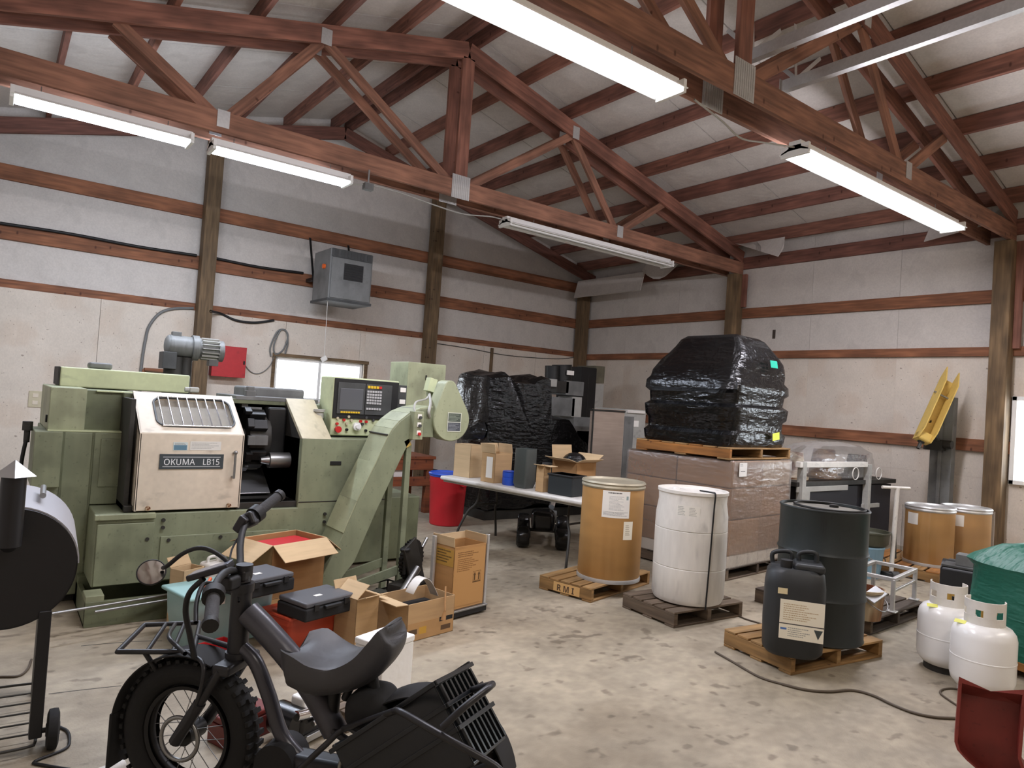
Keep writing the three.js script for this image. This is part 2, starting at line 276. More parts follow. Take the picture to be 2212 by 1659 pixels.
{
  const c = struct('ceiling');
  for (const s of [0, 1]) {
    const X = (t) => s ? -11 + t : -t, at = (t, off, z) => V(X(t), 4.1 + 0.2636 * t + off, z);
    for (let i = 0; i < 12; i++) { const z = 0.62 + i * 1.2475; part(c, 'insulation_panel', beam(at(-0.1, 0.305, z), at(5.5, 0.305, z), 0.05, 1.238), M.vinyl); }
    part(c, 'roof_sheet', beam(at(-0.25, 0.365, 7.5), at(5.52, 0.365, 7.5), 0.06, 15.4, { r: 0 }), M.galv);
    for (let i = 0; i < 8; i++) { const t = 0.24 + i * 0.735; part(c, 'purlin', beam(at(t, 0.188, 0.02), at(t, 0.188, ZB - 0.02), 0.18, 0.05), i % 3 ? M.firB : M.fir); }
  }
  // loose pieces of the white facing that hang down below the purlins
  const flap = (a, b, drop, x) => { const rings = []; for (let i = 0; i <= 8; i++) { const t = i / 8, p = a.clone().lerp(b, t), d = drop(t); rings.push([p, p.clone().add(V(-0.012, 0, 0.01)), p.clone().add(V(-x * 0.4 - 0.012, -d * 0.6, 0.03)), p.clone().add(V(-x - 0.012, -d, 0.0)), p.clone().add(V(-x, -d, 0)), p.clone().add(V(-x * 0.4, -d * 0.6, 0.02))]); } part(c, 'loose_facing', loft(rings), M.vinyl); };
  const at = (px, py, y) => onY(px, py, y);
  flap(V(-0.3, 4.22, 6.7), V(-0.3, 4.22, 7.35), (t) => 0.34 - 0.1 * t, 0.16);
  flap(V(-0.42, 4.24, 4.0), V(-0.42, 4.24, 4.75), (t) => 0.30 * t + 0.02, 0.14);
  flap(V(-0.34, 4.22, 2.0), V(-0.34, 4.22, 3.1), (t) => 0.36 * Math.sin(Math.PI * Math.min(1, t + 0.15)) + 0.02, 0.12);
  part(c, 'loose_facing', box(0.03, 0.36, 1.75, -0.52, 3.83, 1.2, { rz: -0.25, r: 0.01 }), M.vinyl, 'sagging flap of pale facing in the corner');
}
// windows
function windowIn(name, along, at, w, h, o) {                // along x or z
  const g = struct(name), B = (u0, u1, v0, v1, d0, d1) => along === 'x' ? span(u0, u1, v0, v1, d0, d1) : span(d0, d1, v0, v1, u0, u1);
  const [u0, u1, v0, v1] = at, f = 0.05, d0 = o.d0, d1 = o.d1, m = (u0 + u1) / 2;
  part(g, 'window_frame', [B(u0, u1, v0, v0 + f, d0, d1), B(u0, u1, v1 - f, v1, d0, d1), B(u0, u0 + f, v0, v1, d0, d1), B(u1 - f, u1, v0, v1, d0, d1), B(m - 0.025, m + 0.025, v0, v1, d0, d1)], M.enamel);
  const c = (d0 + d1) / 2;
  for (const [a, b] of [[u0 + f, m - 0.025], [m + 0.025, u1 - f]]) part(g, 'pane', B(a, b, v0 + f, v1 - f, c - 0.003, c + 0.003), M.glass);
  return g;
}
windowIn('window_1', 'x', [WN1.x0, WN1.x1, WN1.y0, WN1.y1], 0, 0, { d0: -0.1, d1: 0.02 });
{ const t = struct('trim_1'); part(t, 'casing', [span(WN1.x0 - 0.05, WN1.x1 + 0.08, WN1.y1, WN1.y1 + 0.05, 0.064, 0.085), span(WN1.x1, WN1.x1 + 0.06, WN1.y0 - 0.05, WN1.y1, 0.064, 0.085), span(WN1.x0 - 0.05, WN1.x0, WN1.y0 - 0.05, WN1.y1, 0.064, 0.085)], M.post); }
windowIn('window_2', 'z', [WN2.z0, WN2.z1, WN2.y0, WN2.y1], 0, 0, { d0: -0.05, d1: 0.1 });

// ---------------------------------------------------------------- roof trusses
function truss(z, label, group) {
  const t = thing('roof_truss', label, 'truss', V(-5.5, 3.835, z), 0, group), P = (n, g, m) => wpart(t, n, g, m), yb = 3.935;
  P('bottom_chord', beam(V(-10.95, yb, z), V(-0.05, yb, z), 0.2, 0.042), M.firC);
  P('top_chord', beam(V(-0.06, roofY(-0.06), z), V(-5.5, roofY(-5.5), z), 0.19, 0.042), M.fir);
  P('top_chord', beam(V(-10.94, roofY(-0.06), z), V(-5.5, roofY(-5.5), z), 0.19, 0.042), M.fir);
  P('king_post', beam(V(-5.5, yb + 0.1, z), V(-5.5, roofY(-5.5) - 0.09, z), 0.16, 0.042), M.fir);
  for (const s of [-1, 1]) {
    const X = (d) => -5.5 + s * d, top = (d) => V(X(d), roofY(X(d)) - 0.07, z - 0.045);
    P('web', beam(V(X(0.1), yb + 0.05, z - 0.045), top(1.66), 0.1, 0.042), M.firC);
    P('web', beam(top(1.72), V(X(2.56), yb + 0.06, z - 0.045), 0.1, 0.042), M.firC);
    P('web', beam(V(X(2.66), yb + 0.06, z - 0.045), top(3.5), 0.1, 0.042), M.firC);
    for (const [x, y] of [[X(2.6), yb + 0.03], [X(1.69), roofY(X(1.69)) - 0.03]]) P('gusset_plate', box(0.11, 0.16, 0.006, x, y, z + 0.025, { r: 0.001 }), M.galv);
  }
  const gs = []; for (let i = 0; i < 9; i++) gs.push(box(0.012, 0.26, 0.004, -5.5 - 0.1 + i * 0.025, yb + 0.02, z + 0.03, { r: 0 }));
  P('gusset_plate', [box(0.24, 0.27, 0.006, -5.5, yb + 0.02, z + 0.025, { r: 0.001 }), ...gs], M.galv);
  return t;
}
truss(S2 + 0.05, 'reddish timber truss carrying two lit lamps and an unlit fixture, outer of its pair', 'roof trusses');
truss(S2 - 0.22, 'reddish timber truss behind the one that carries the unlit fixture', 'roof trusses');
truss(2 * S2 + 0.05, 'reddish timber truss beside the ends of the galvanized door tracks, outer of its pair', 'roof trusses');
truss(2 * S2 - 0.22, 'reddish timber truss with lit lamps below it, inner of the pair by the door tracks', 'roof trusses');
truss(3 * S2, 'reddish timber truss over the middle of the galvanized door tracks', 'roof trusses');

// ---------------------------------------------------------------- fluorescent fixtures
function fixture(x0, x1, y, z, lit, label, o = {}) {
  const L = x1 - x0, t = thing('fluorescent_fixture', label, 'light', V((x0 + x1) / 2, y + 0.05, z), 0, 'fluorescent strip fixtures');
  const prof = poly([[-0.135, -0.03], [-0.13, -0.036], [-0.05, -0.012], [0.05, -0.012], [0.13, -0.036], [0.135, -0.03], [0.055, 0.006], [0.05, 0.06], [-0.05, 0.06], [-0.055, 0.006]]);
  part(t, 'housing', ext(prof, L, { b: 0 }).rotateY(Math.PI / 2).translate(-L / 2, -0.02, 0), M.enamel);
  for (const s of [-1, 1]) {
    part(t, 'tube', rod(V(-L / 2 + 0.04, -0.055, s * 0.075), V(L / 2 - 0.04, -0.055, s * 0.075), 0.019), lit ? (o.cool ? M.tubeOnCool : M.tubeOn) : M.tubeOff);
    part(t, 'end_cap', box(0.03, 0.09, 0.24, s * (L / 2 - 0.015), -0.035, 0), M.enamel);
    const h = 3.835 - (y + 0.05) - 0.04; part(t, 'hanger', [rod(V(s * L * 0.35, 0.035, 0), V(s * L * 0.35, 0.04 + h, 0), 0.004, 0.004, 6)], M.steel);
  }
  if (lit) {
    const colour = o.cool ? 0xe2ecff : o.warm ? 0xfff0dc : 0xf6f3ff, lamp = (k, w, dy, dz, ty, tz) => {   // bare tubes throw their light down and to both sides
      const l = new THREE.RectAreaLight(colour, LAMP * k * (o.k ?? 1), L - 0.1, w);
      l.position.set((x0 + x1) / 2, y + dy, z + dz); l.lookAt((x0 + x1) / 2, y + dy + ty, z + dz + tz); l.name = 'fixture_light'; scene.add(l);
    };
    lamp(0.8, 0.12, -0.036, 0, -1, 0.0001); lamp(1, 0.045, -0.005, 0.14, 0.0, 1); lamp(1, 0.045, -0.005, -0.14, 0.0, -1);
  }
  return t;
}
fixture(-9.68, -8.34, 3.69, S2, true, 'lit cool white strip lamp over the lathe headstock end', { cool: 1, k: 1.5 });
fixture(-8.18, -6.82, 3.69, S2, true, 'lit cool white strip lamp over the lathe control panel', { cool: 1, k: 1.5 });
fixture(-4.80, -1.80, 3.69, S2, false, 'unlit white strip fixture beside the corner flap of facing');
fixture(-8.85, -6.17, 3.66, 2 * S2, true, 'large lit strip lamp nearest the door track ends');
fixture(-4.70, -1.66, 3.67, 2 * S2, true, 'lit strip lamp over the propane cylinders near the eave wall');
fixture(-9.2, -6.7, 3.67, 3 * S2, true, 'lit strip lamp over the bicycle side of the third truss', { warm: 1, k: 0.5 });
fixture(-4.6, -1.9, 3.67, 3 * S2, true, 'lit strip lamp on the eave side of the third truss', { warm: 1, k: 0.5 });

// ---------------------------------------------------------------- overhead door tracks
function track(px, py, label) {
  const p = onZ(px, py, 7.25), t = thing('door_track', label, 'door track', V(p.x, p.y, 7.25), 0, 'overhead door tracks'), L = ZB - 7.35;
  const prof = poly([[-0.03, 0.045], [0.03, 0.045], [0.03, 0.03], [0.024, 0.03], [0.024, 0.039], [-0.024, 0.039], [-0.024, -0.039], [0.024, -0.039], [0.024, -0.03], [0.03, -0.03], [0.03, -0.045], [-0.03, -0.045]]);
  part(t, 'rail', ext(prof, L, { b: 0 }), M.galv);
  for (const z of [0.12, 4.0]) part(t, 'hanger_angle', [beam(V(0, 0.03, z), V(-0.02, 4.55 - p.y + 0.25, z - 0.02), 0.035, 0.004), beam(V(0.0, 0.03, z + 0.01), V(0.35, 0.33, z), 0.035, 0.004), beam(V(0, 0.03, z), V(0, 0.3, z - 0.25), 0.035, 0.004)], M.galv);
  part(t, 'end_bracket', [box(0.09, 0.12, 0.006, 0, 0, 0.0), box(0.006, 0.1, 0.12, 0.035, 0.02, 0.05)], M.galv);
  return t;
}
track(1597, 132, 'galvanized overhead door track hung beside the truss king post');
track(1690, 189, 'galvanized overhead door track hung closer to the eave wall');
// wiring along the trusses
{ const cab = (label, pts, r) => { const w3 = pts.map(([a, b, z]) => onZ(a, b, z)); wsolo('lamp_cable', label, 'cable', tube(w3, r), M.greyL, w3[0].clone()); };
  cab('pale cable drooping from the lit lamp to the unlit fixture', [[752, 398, S2], [800, 400, S2 + 0.1], [860, 415, S2 + 0.1], [930, 440, S2 + 0.1], [1000, 462, S2 + 0.1], [1060, 468, S2 + 0.1], [1092, 476, S2]], 0.008);
  cab('thin cable looping below the truss beside the end of the lit lamp', [[1500, 215, 2 * S2], [1560, 262, 2 * S2], [1600, 298, 2 * S2], [1650, 308, 2 * S2], [1715, 318, 2 * S2]], 0.007);
  const p = onZ(795, 405, S2 + 0.1), t = thing('junction_box', 'small grey junction box under the truss near the lit lamp', 'junction box', V(p.x, p.y - 0.03, S2 + 0.1)); part(t, 'box', box(0.1, 0.07, 0.07, 0, 0.035, 0), M.grey); part(t, 'strap', box(0.02, 3.84 - p.y, 0.01, 0, (3.84 - p.y) / 2 + 0.05, 0), M.steel); }

// ================================================================ THE LATHE
const lathe0 = thing('turning_lathe', 'large pale green and cream turning lathe with slatted door window and open work area', 'lathe', V(-8.0, 0, 4.8));
{
  const L = lathe0, P = (n, g, m, p = L, lab) => wpart(L, n, g, m, p, lab);
  const FZ = 5.5;
  // base
  P('chip_tray', [span(-9.1, -8.25, 0, 0.02, 4.5, 5.66), span(-9.1, -8.25, 0.0, 0.155, 5.635, 5.665), span(-9.1, -9.07, 0, 0.155, 4.9, 5.66), span(-9.1, -8.25, 0, 0.2, 4.6, 5.2)], M.greenD);
  P('tray_step', span(-9.1, -9.0, 0.15, 0.19, 5.5, 5.66), M.greenL);
  const ap = P('front_apron', [span(-9.06, -7.0, 0.2, 0.655, 4.4, FZ, { r: 0.008 })], M.green);
  P('apron_panel', span(-9.05, -8.72, 0.205, 0.6, FZ - 0.02, FZ + 0.012, { r: 0.006 }), M.green, ap);
  P('apron_panel', span(-8.68, -7.82, 0.21, 0.5, FZ - 0.02, FZ + 0.01, { r: 0.004 }), M.green, ap);
  P('apron_ledge', span(-9.07, -8.72, 0.625, 0.662, FZ - 0.02, FZ + 0.03, { r: 0.006 }), M.greenL, ap);
  P('bolt', [[-8.67, 0.61], [-8.67, 0.56], [-8.63, 0.475], [-8.3, 0.475], [-8.76, 0.49], [-7.55, 0.6], [-7.55, 0.54]].map(([x, y]) => cyl(0.012, 0.016, x, y, FZ + 0.01, { rx: Math.PI / 2, seg: 8 })), M.iron, ap);
  P('support_foot', [span(-7.35, -6.35, 0.03, 0.6, 4.2, 4.85, { r: 0.01 }), span(-8.8, -7.3, 0.0, 0.3, 4.2, 4.9)], M.greenD);
  // headstock side
  const cab = P('headstock_cabinet', [span(-9.34, -9.06, 0.06, 1.15, 4.2, 5.1, { r: 0.008 }), span(-9.06, -8.84, 0.66, 1.15, 4.2, 5.1, { r: 0.006 })], M.green);
  P('cabinet_seam', [span(-9.243, -9.228, 0.3, 1.15, 5.095, 5.106), span(-9.072, -9.058, 0.2, 1.15, 5.095, 5.106)], M.greenD, cab);
  P('cabinet_door', span(-9.02, -8.86, 0.78, 1.11, 5.098, 5.108, { r: 0.004 }), M.green, cab);
  P('side_box', span(-9.4, -9.245, 0.79, 1.155, 4.7, 5.17, { r: 0.006 }), M.green, cab);
  P('box_gland', [cyl(0.03, 0.06, -9.43, 1.17, 4.9), cyl(0.018, 0.1, -9.43, 1.11, 4.9)], M.iron, cab);
  P('cable', tube([V(-9.43, 1.1, 4.9), V(-9.45, 0.9, 4.95), V(-9.44, 0.6, 5.0), V(-9.40, 0.3, 4.95)], 0.012), M.black, cab);
  P('cabinet_plinth', span(-9.3, -9.06, 0, 0.08, 4.3, 5.02), M.iron, cab);
  const hd = P('headstock_cover', span(-9.33, -9.12, 1.15, 1.445, 4.2, 5.08, { r: 0.008 }), M.greenL);
  P('recessed_panel', span(-9.125, -8.78, 1.15, 1.435, 4.2, 5.0, { r: 0.006 }), M.greenD, hd);
  P('latch', box(0.012, 0.05, 0.03, -9.335, 1.23, 5.0), M.black, hd);
  P('cover_lip', span(-9.33, -8.84, 1.15, 1.162, 5.0, 5.1), M.mint, hd); P('cover_lip', span(-9.06, -8.84, 1.425, 1.437, 4.98, 5.02), M.mint, hd);
  const tc = P('top_cover', span(-9.25, -8.38, 1.44, 1.585, 4.15, 4.6, { r: 0.012 }), M.mint);
  P('end_gasket', span(-9.262, -9.25, 1.45, 1.585, 4.17, 4.59), M.iron, tc);
  P('vent_cap', box(0.16, 0.05, 0.12, -8.98, 1.61, 4.35, { r: 0.02, s: 2 }), M.grey, tc);
  P('limit_switch', [box(0.07, 0.04, 0.05, -8.4, 1.475, 4.85, { r: 0.01 }), cyl(0.018, 0.03, -8.45, 1.475, 4.85, { rz: Math.PI / 2 })], M.greyL, tc);
  P('rear_bed', [span(-9.2, -7.0, 0.3, 1.40, 3.85, 4.45, { r: 0.01 }), span(-8.9, -7.72, 1.395, 1.43, 4.3, 5.08)], M.greenD);
  // sliding door: front sheet, slanted upper sheet with a barred window
  const dx0 = -8.85, dx1 = -8.185, door = P('sliding_door', [span(dx0, dx1, 0.672, 1.185, FZ - 0.03, FZ, { r: 0.006 })], M.cream, L, 'cream sliding door');
  const sl = Math.atan2(1.447 - 1.185, 0.4), len = Math.hypot(0.4, 0.262), mid = (dx0 + dx1) / 2;
  const slant = (g) => g.rotateX(-Math.PI / 2 + sl).translate(mid, (1.185 + 1.447) / 2, 5.3);     // local x across, y up the slope, z outward
  const ss = poly([[-0.3325, -len / 2], [0.3325, -len / 2], [0.3325, len / 2], [-0.3325, len / 2]]); ss.holes.push(rrect(0.5, 0.33, 0.07, 0.035, 0.005));
  P('slanted_panel', slant(ext(ss, 0.03, { b: 0.004 }).translate(0, 0, -0.03)), M.cream, door);
  P('window_pane', slant(box(0.52, 0.35, 0.006, 0.035, 0.005, -0.022)), std(0x9a968c, 0.65, { map: soilTex }), door, 'dusty grey door window');
  { const rg = ext((() => { const s = rrect(0.52, 0.35, 0.08, 0.035, 0.005); s.holes.push(rrect(0.494, 0.324, 0.068, 0.035, 0.005)); return s; })(), 0.014, { b: 0.002 }); P('window_gasket', slant(rg.translate(0, 0, -0.006)), M.greyD, door); }
  for (let i = 0; i < 8; i++) { const x = -0.185 + i * 0.062; P('bar', slant(rod(V(x, -0.165, 0.012), V(x, 0.175, 0.012), 0.0055, 0.0055, 8)), M.chrome, door); }
  P('bar_rail', slant(join([rod(V(-0.19, -0.165, 0.012), V(0.255, -0.165, 0.012), 0.005, 0.005, 8), rod(V(-0.19, 0.172, 0.012), V(0.255, 0.172, 0.012), 0.005, 0.005, 8)])), M.chrome, door);
  P('door_return', ext(poly([[-5.5, 0.672], [-5.5, 1.185], [-5.1, 1.447], [-5.1, 1.40], [-5.44, 1.16], [-5.44, 0.672]]), 0.012, { b: 0.001 }).rotateY(Math.PI / 2).translate(dx1 - 0.012, 0, 0), M.cream, door); P('door_return', ext(poly([[-5.5, 0.672], [-5.5, 1.185], [-5.1, 1.447], [-5.1, 0.672]]), 0.012, { b: 0.001 }).rotateY(Math.PI / 2).translate(dx0, 0, 0), M.cream, door);
  const plate = print(0.405, 0.1, 1600, (x, w, h) => {
    x.fillStyle = '#3b4346'; x.fillRect(0, 0, w, h); x.strokeStyle = '#dfe3e3'; x.lineWidth = h * 0.03; x.beginPath(); x.moveTo(w * 0.05, h * 0.2); x.lineTo(w * 0.95, h * 0.2); x.moveTo(w * 0.05, h * 0.84); x.lineTo(w * 0.95, h * 0.84); x.stroke();
    x.fillStyle = '#e4e7e7'; x.textBaseline = 'middle'; x.font = (h * 0.56) + 'px sans-serif'; x.textAlign = 'left'; x.fillText('OKUMA', w * 0.06, h * 0.53, w * 0.52); x.fillText('LB15', w * 0.66, h * 0.53, w * 0.28);
  });
  P('name_plate', sheetGeo(0.405, 0.1, 0.006).translate(-8.52, 0.998, FZ + 0.004), plate, door, 'dark nameplate with white lettering');
  P('sticker', sheetGeo(0.09, 0.055).translate(-8.60, 1.10, FZ + 0.001), print(0.09, 0.055, 1500, (x, w, h) => { x.fillStyle = '#c8d3d0'; x.fillRect(0, 0, w, h); x.fillStyle = '#5b7f92'; x.fillRect(w * 0.05, h * 0.35, w * 0.9, h * 0.6); scribble(x, w, h, 0.1, 0.1, 0.9, 2, 0.12, '#666'); }), door);
  P('sticker', sheetGeo(0.20, 0.06).translate(-8.44, 1.105, FZ + 0.001), print(0.2, 0.06, 1000, (x, w, h) => { x.fillStyle = '#d9d8d0'; x.fillRect(0, 0, w, h); scribble(x, w, h, 0.05, 0.15, 0.95, 5, 0.15, '#a5a6a0'); }), door);
  P('door_handle', [rod(V(-8.25, 0.885, FZ + 0.045), V(-8.25, 1.065, FZ + 0.045), 0.008), rod(V(-8.25, 1.06, FZ - 0.005), V(-8.25, 1.06, FZ + 0.045), 0.008), rod(V(-8.25, 0.89, FZ - 0.005), V(-8.25, 0.89, FZ + 0.045), 0.008), ball(0.014, -8.25, 1.065, FZ + 0.045)], M.steel, door);
  P('roller', [cyl(0.016, 0.02, -8.77, 0.69, FZ + 0.005, { rx: Math.PI / 2, seg: 12 }), cyl(0.016, 0.02, -8.26, 0.69, FZ + 0.005, { rx: Math.PI / 2, seg: 12 })], M.rust, door);
  // work area
  P('work_liner', [span(-8.9, -7.74, 0.66, 0.7, 4.5, 5.45), span(-8.9, -7.74, 0.66, 1.4, 4.42, 4.47), span(-8.9, -8.87, 0.66, 1.4, 4.5, 5.4), span(-8.2, -7.76, 0.655, 0.70, 5.3, 5.47)], M.iron);
  P('chip_sheet', box(0.5, 0.012, 0.5, -8.12, 0.86, 4.98, { rx: 0.6 }), M.alu);
  P('way_cover', box(0.42, 0.5, 0.03, -8.1, 1.12, 4.68, { rx: -0.4 }), M.grey);
  const tur = P('turret', [cyl(0.2, 0.16, -7.98, 1.13, 5.02, { rz: Math.PI / 2, seg: 12 }), cyl(0.08, 0.24, -8.0, 1.13, 5.02, { rz: Math.PI / 2 })], M.iron);
  for (let i = 0; i < 12; i++) { const a = i / 12 * Math.PI * 2, y = 1.13 + Math.sin(a) * 0.215, z = 5.02 + Math.cos(a) * 0.215; P('tool_holder', [box(0.12, 0.055, 0.075, -8.0, y, z, { rx: -a + Math.PI / 2 }), box(0.05, 0.03, 0.07, -8.07, 1.13 + Math.sin(a) * 0.25, 5.02 + Math.cos(a) * 0.25, { rx: -a + Math.PI / 2 })], i % 3 ? M.darkSteel : M.grey, tur); }
  P('turret_housing', [span(-7.92, -7.77, 0.95, 1.38, 4.5, 5.15, { r: 0.02 })], M.darkSteel, tur);
  P('tailstock', [cyl(0.06, 0.16, -7.84, 0.98, 5.24, { rz: Math.PI / 2 }), cyl(0.045, 0.1, -7.93, 0.98, 5.24, { rz: Math.PI / 2, r2: 0.02 })], M.steel);
  // right end
  const rp = P('right_panel', [span(-7.765, -7.0, 0.64, 1.172, 4.4, FZ, { r: 0.008 })], M.green);
  P('slanted_frame', ext(poly([[-5.5, 1.17], [-5.08, 1.455], [-5.08, 1.42], [-5.45, 1.165]]), 0.23, { b: 0.002 }).rotateY(Math.PI / 2).translate(-7.765, 0, 0), M.creamD, rp);
  P('side_cheek', ext(poly([[-5.45, 0.7], [-5.45, 1.17], [-5.08, 1.42], [-4.5, 1.42], [-4.5, 0.7]]), 0.02, { b: 0 }).rotateY(Math.PI / 2).translate(-7.765, 0, 0), M.iron, rp);
  P('rear_hood', [span(-8.15, -7.5, 1.42, 1.455, 4.5, 5.08), box(0.5, 0.1, 0.3, -7.78, 1.48, 4.7, { r: 0.02 })], M.grey, rp);
  P('switch_box', [box(0.075, 0.05, 0.06, -8.03, 1.475, 5.02, { r: 0.008 }), box(0.06, 0.045, 0.05, -8.03, 1.51, 5.02, { r: 0.012 })], M.grey, rp);
  P('panel_seam', [span(-7.76, -7.01, 0.69, 0.698, FZ, FZ + 0.003)], M.iron, rp);
  P('finger_pull', [box(0.09, 0.03, 0.012, -7.49, 0.985, FZ, { r: 0.003 })], M.black, rp);
  // control pendant
  const z = 5.32, q = (px, py) => onZ(px, py, z), TL = q(722, 812), BR = q(858, 903);
  const rect = (px0, py0, px1, py1, t, r = 0.003, zz = z) => { const a = q(px0, py0), b = q(px1, py1); return box(Math.abs(b.x - a.x), Math.abs(a.y - b.y), t, (a.x + b.x) / 2, (a.y + b.y) / 2, zz + t / 2, { r }); };
  const x0 = q(722, 850).x - 0.012, x1 = q(862, 850).x, yt = 1.655, yb = 1.185;
  const pen = P('control_pendant', [span(x0, x1, yb, yt, z - 0.27, z, { r: 0.012 })], M.mint, L, 'pale mint control cabinet');
  const wF = x1 - x0 - 0.02, yF0 = 1.325, yF1 = yt - 0.012;
  P('black_bezel', span(x0 + 0.008, x1 - 0.01, yF0, yF1, z - 0.005, z + 0.012, { r: 0.004 }), M.black, pen);
  P('screen_surround', [span(x0 + 0.035, x0 + 0.27, yF0 + 0.035, yF1 - 0.03, z + 0.01, z + 0.02), span(x0 + 0.275, x0 + wF - 0.055, yF0 + 0.035, yF1 - 0.03, z + 0.01, z + 0.02)], M.greyD, pen);
  P('screen', box(0.2, 0.175, 0.012, x0 + 0.152, yF0 + 0.155, z + 0.018, { r: 0.01, s: 2 }), M.screen, pen, 'blank grey tube screen');
  for (let i = 0; i < 8; i++) P('soft_key', box(0.018, 0.014, 0.01, x0 + 0.075 + i * 0.021, yF0 + 0.05, z + 0.022, { r: 0.002 }), M.amber, pen);
  for (let i = 0; i < 5; i++) P('mode_key', box(0.022, 0.022, 0.01, x0 + 0.297 + i * 0.026, yF1 - 0.055, z + 0.022, { r: 0.002 }), i < 4 ? M.amber : M.knobRed, pen);
  for (let r = 0; r < 7; r++) for (let c = 0; c < 6; c++) if (!(r === 5)) P('key', box(0.019, 0.017, 0.008, x0 + 0.293 + c * 0.0225, yF1 - 0.092 - r * 0.0235, z + 0.022, { r: 0.002 }), M.keyGrey, pen);
  P('meter_column', span(x1 - 0.005, x1 + 0.075, yF0 + 0.02, yF1 - 0.02, z - 0.12, z - 0.005, { r: 0.004 }), M.greyD, pen);
  for (const y of [yF1 - 0.06, yF1 - 0.16]) P('meter', [box(0.055, 0.04, 0.008, x1 + 0.037, y, z - 0.002)], M.label, pen);
  const KN = [[728, 903, 'g'], [742, 907, 'r'], [758, 908, 'g'], [778, 910, 'r'], [790, 911, 'r'], [752, 900, 'g'], [790, 902, 'b'], [748, 915, 'g'], [782, 916, 'b'], [748, 928, 'k'], [789, 930, 'k'], [805, 908, 'b'], [727, 915, 'r']];
  for (const [a, b, k] of KN) { const p = q(a, b); P('push_button', cyl(0.011, 0.02, p.x, p.y, z + 0.008, { rx: Math.PI / 2, seg: 14 }), k === 'r' ? M.knobRed : k === 'k' ? M.black : k === 'b' ? M.greyD : M.creamD, pen); }
  { const p = q(769, 921); P('hand_wheel', [cyl(0.033, 0.03, p.x, p.y, z + 0.014, { rx: Math.PI / 2 }), cyl(0.018, 0.05, p.x, p.y, z + 0.02, { rx: Math.PI / 2 })], M.whiteGloss, pen); }
  { const p = q(727, 927); P('stop_button', [cyl(0.02, 0.035, p.x, p.y, z + 0.012, { rx: Math.PI / 2 }), cyl(0.026, 0.016, p.x, p.y, z + 0.035, { rx: Math.PI / 2 })], M.knobRed, pen); }
  P('pendant_stand', [span(x0 + 0.02, -6.98, 1.165, 1.2, z - 0.25, z - 0.03, { r: 0.004 })], M.black, pen);
  P('oil_cup', [cyl(0.035, 0.05, x0 - 0.06, 1.34, z - 0.1), cyl(0.045, 0.02, x0 - 0.06, 1.375, z - 0.1)], M.greyL, pen);
  // electrical box behind the pendant on its bracket
  const eb = P('electrical_box', span(-6.5, -6.08, 1.42, 1.86, 4.35, 4.72, { r: 0.008 }), M.greenL);
  P('bracket', [span(-7.1, -6.3, 1.3, 1.42, 4.4, 4.6)], M.greenD, eb);
  P('box_catch', box(0.015, 0.05, 0.012, -6.3, 1.72, 4.725), M.iron, eb);
}

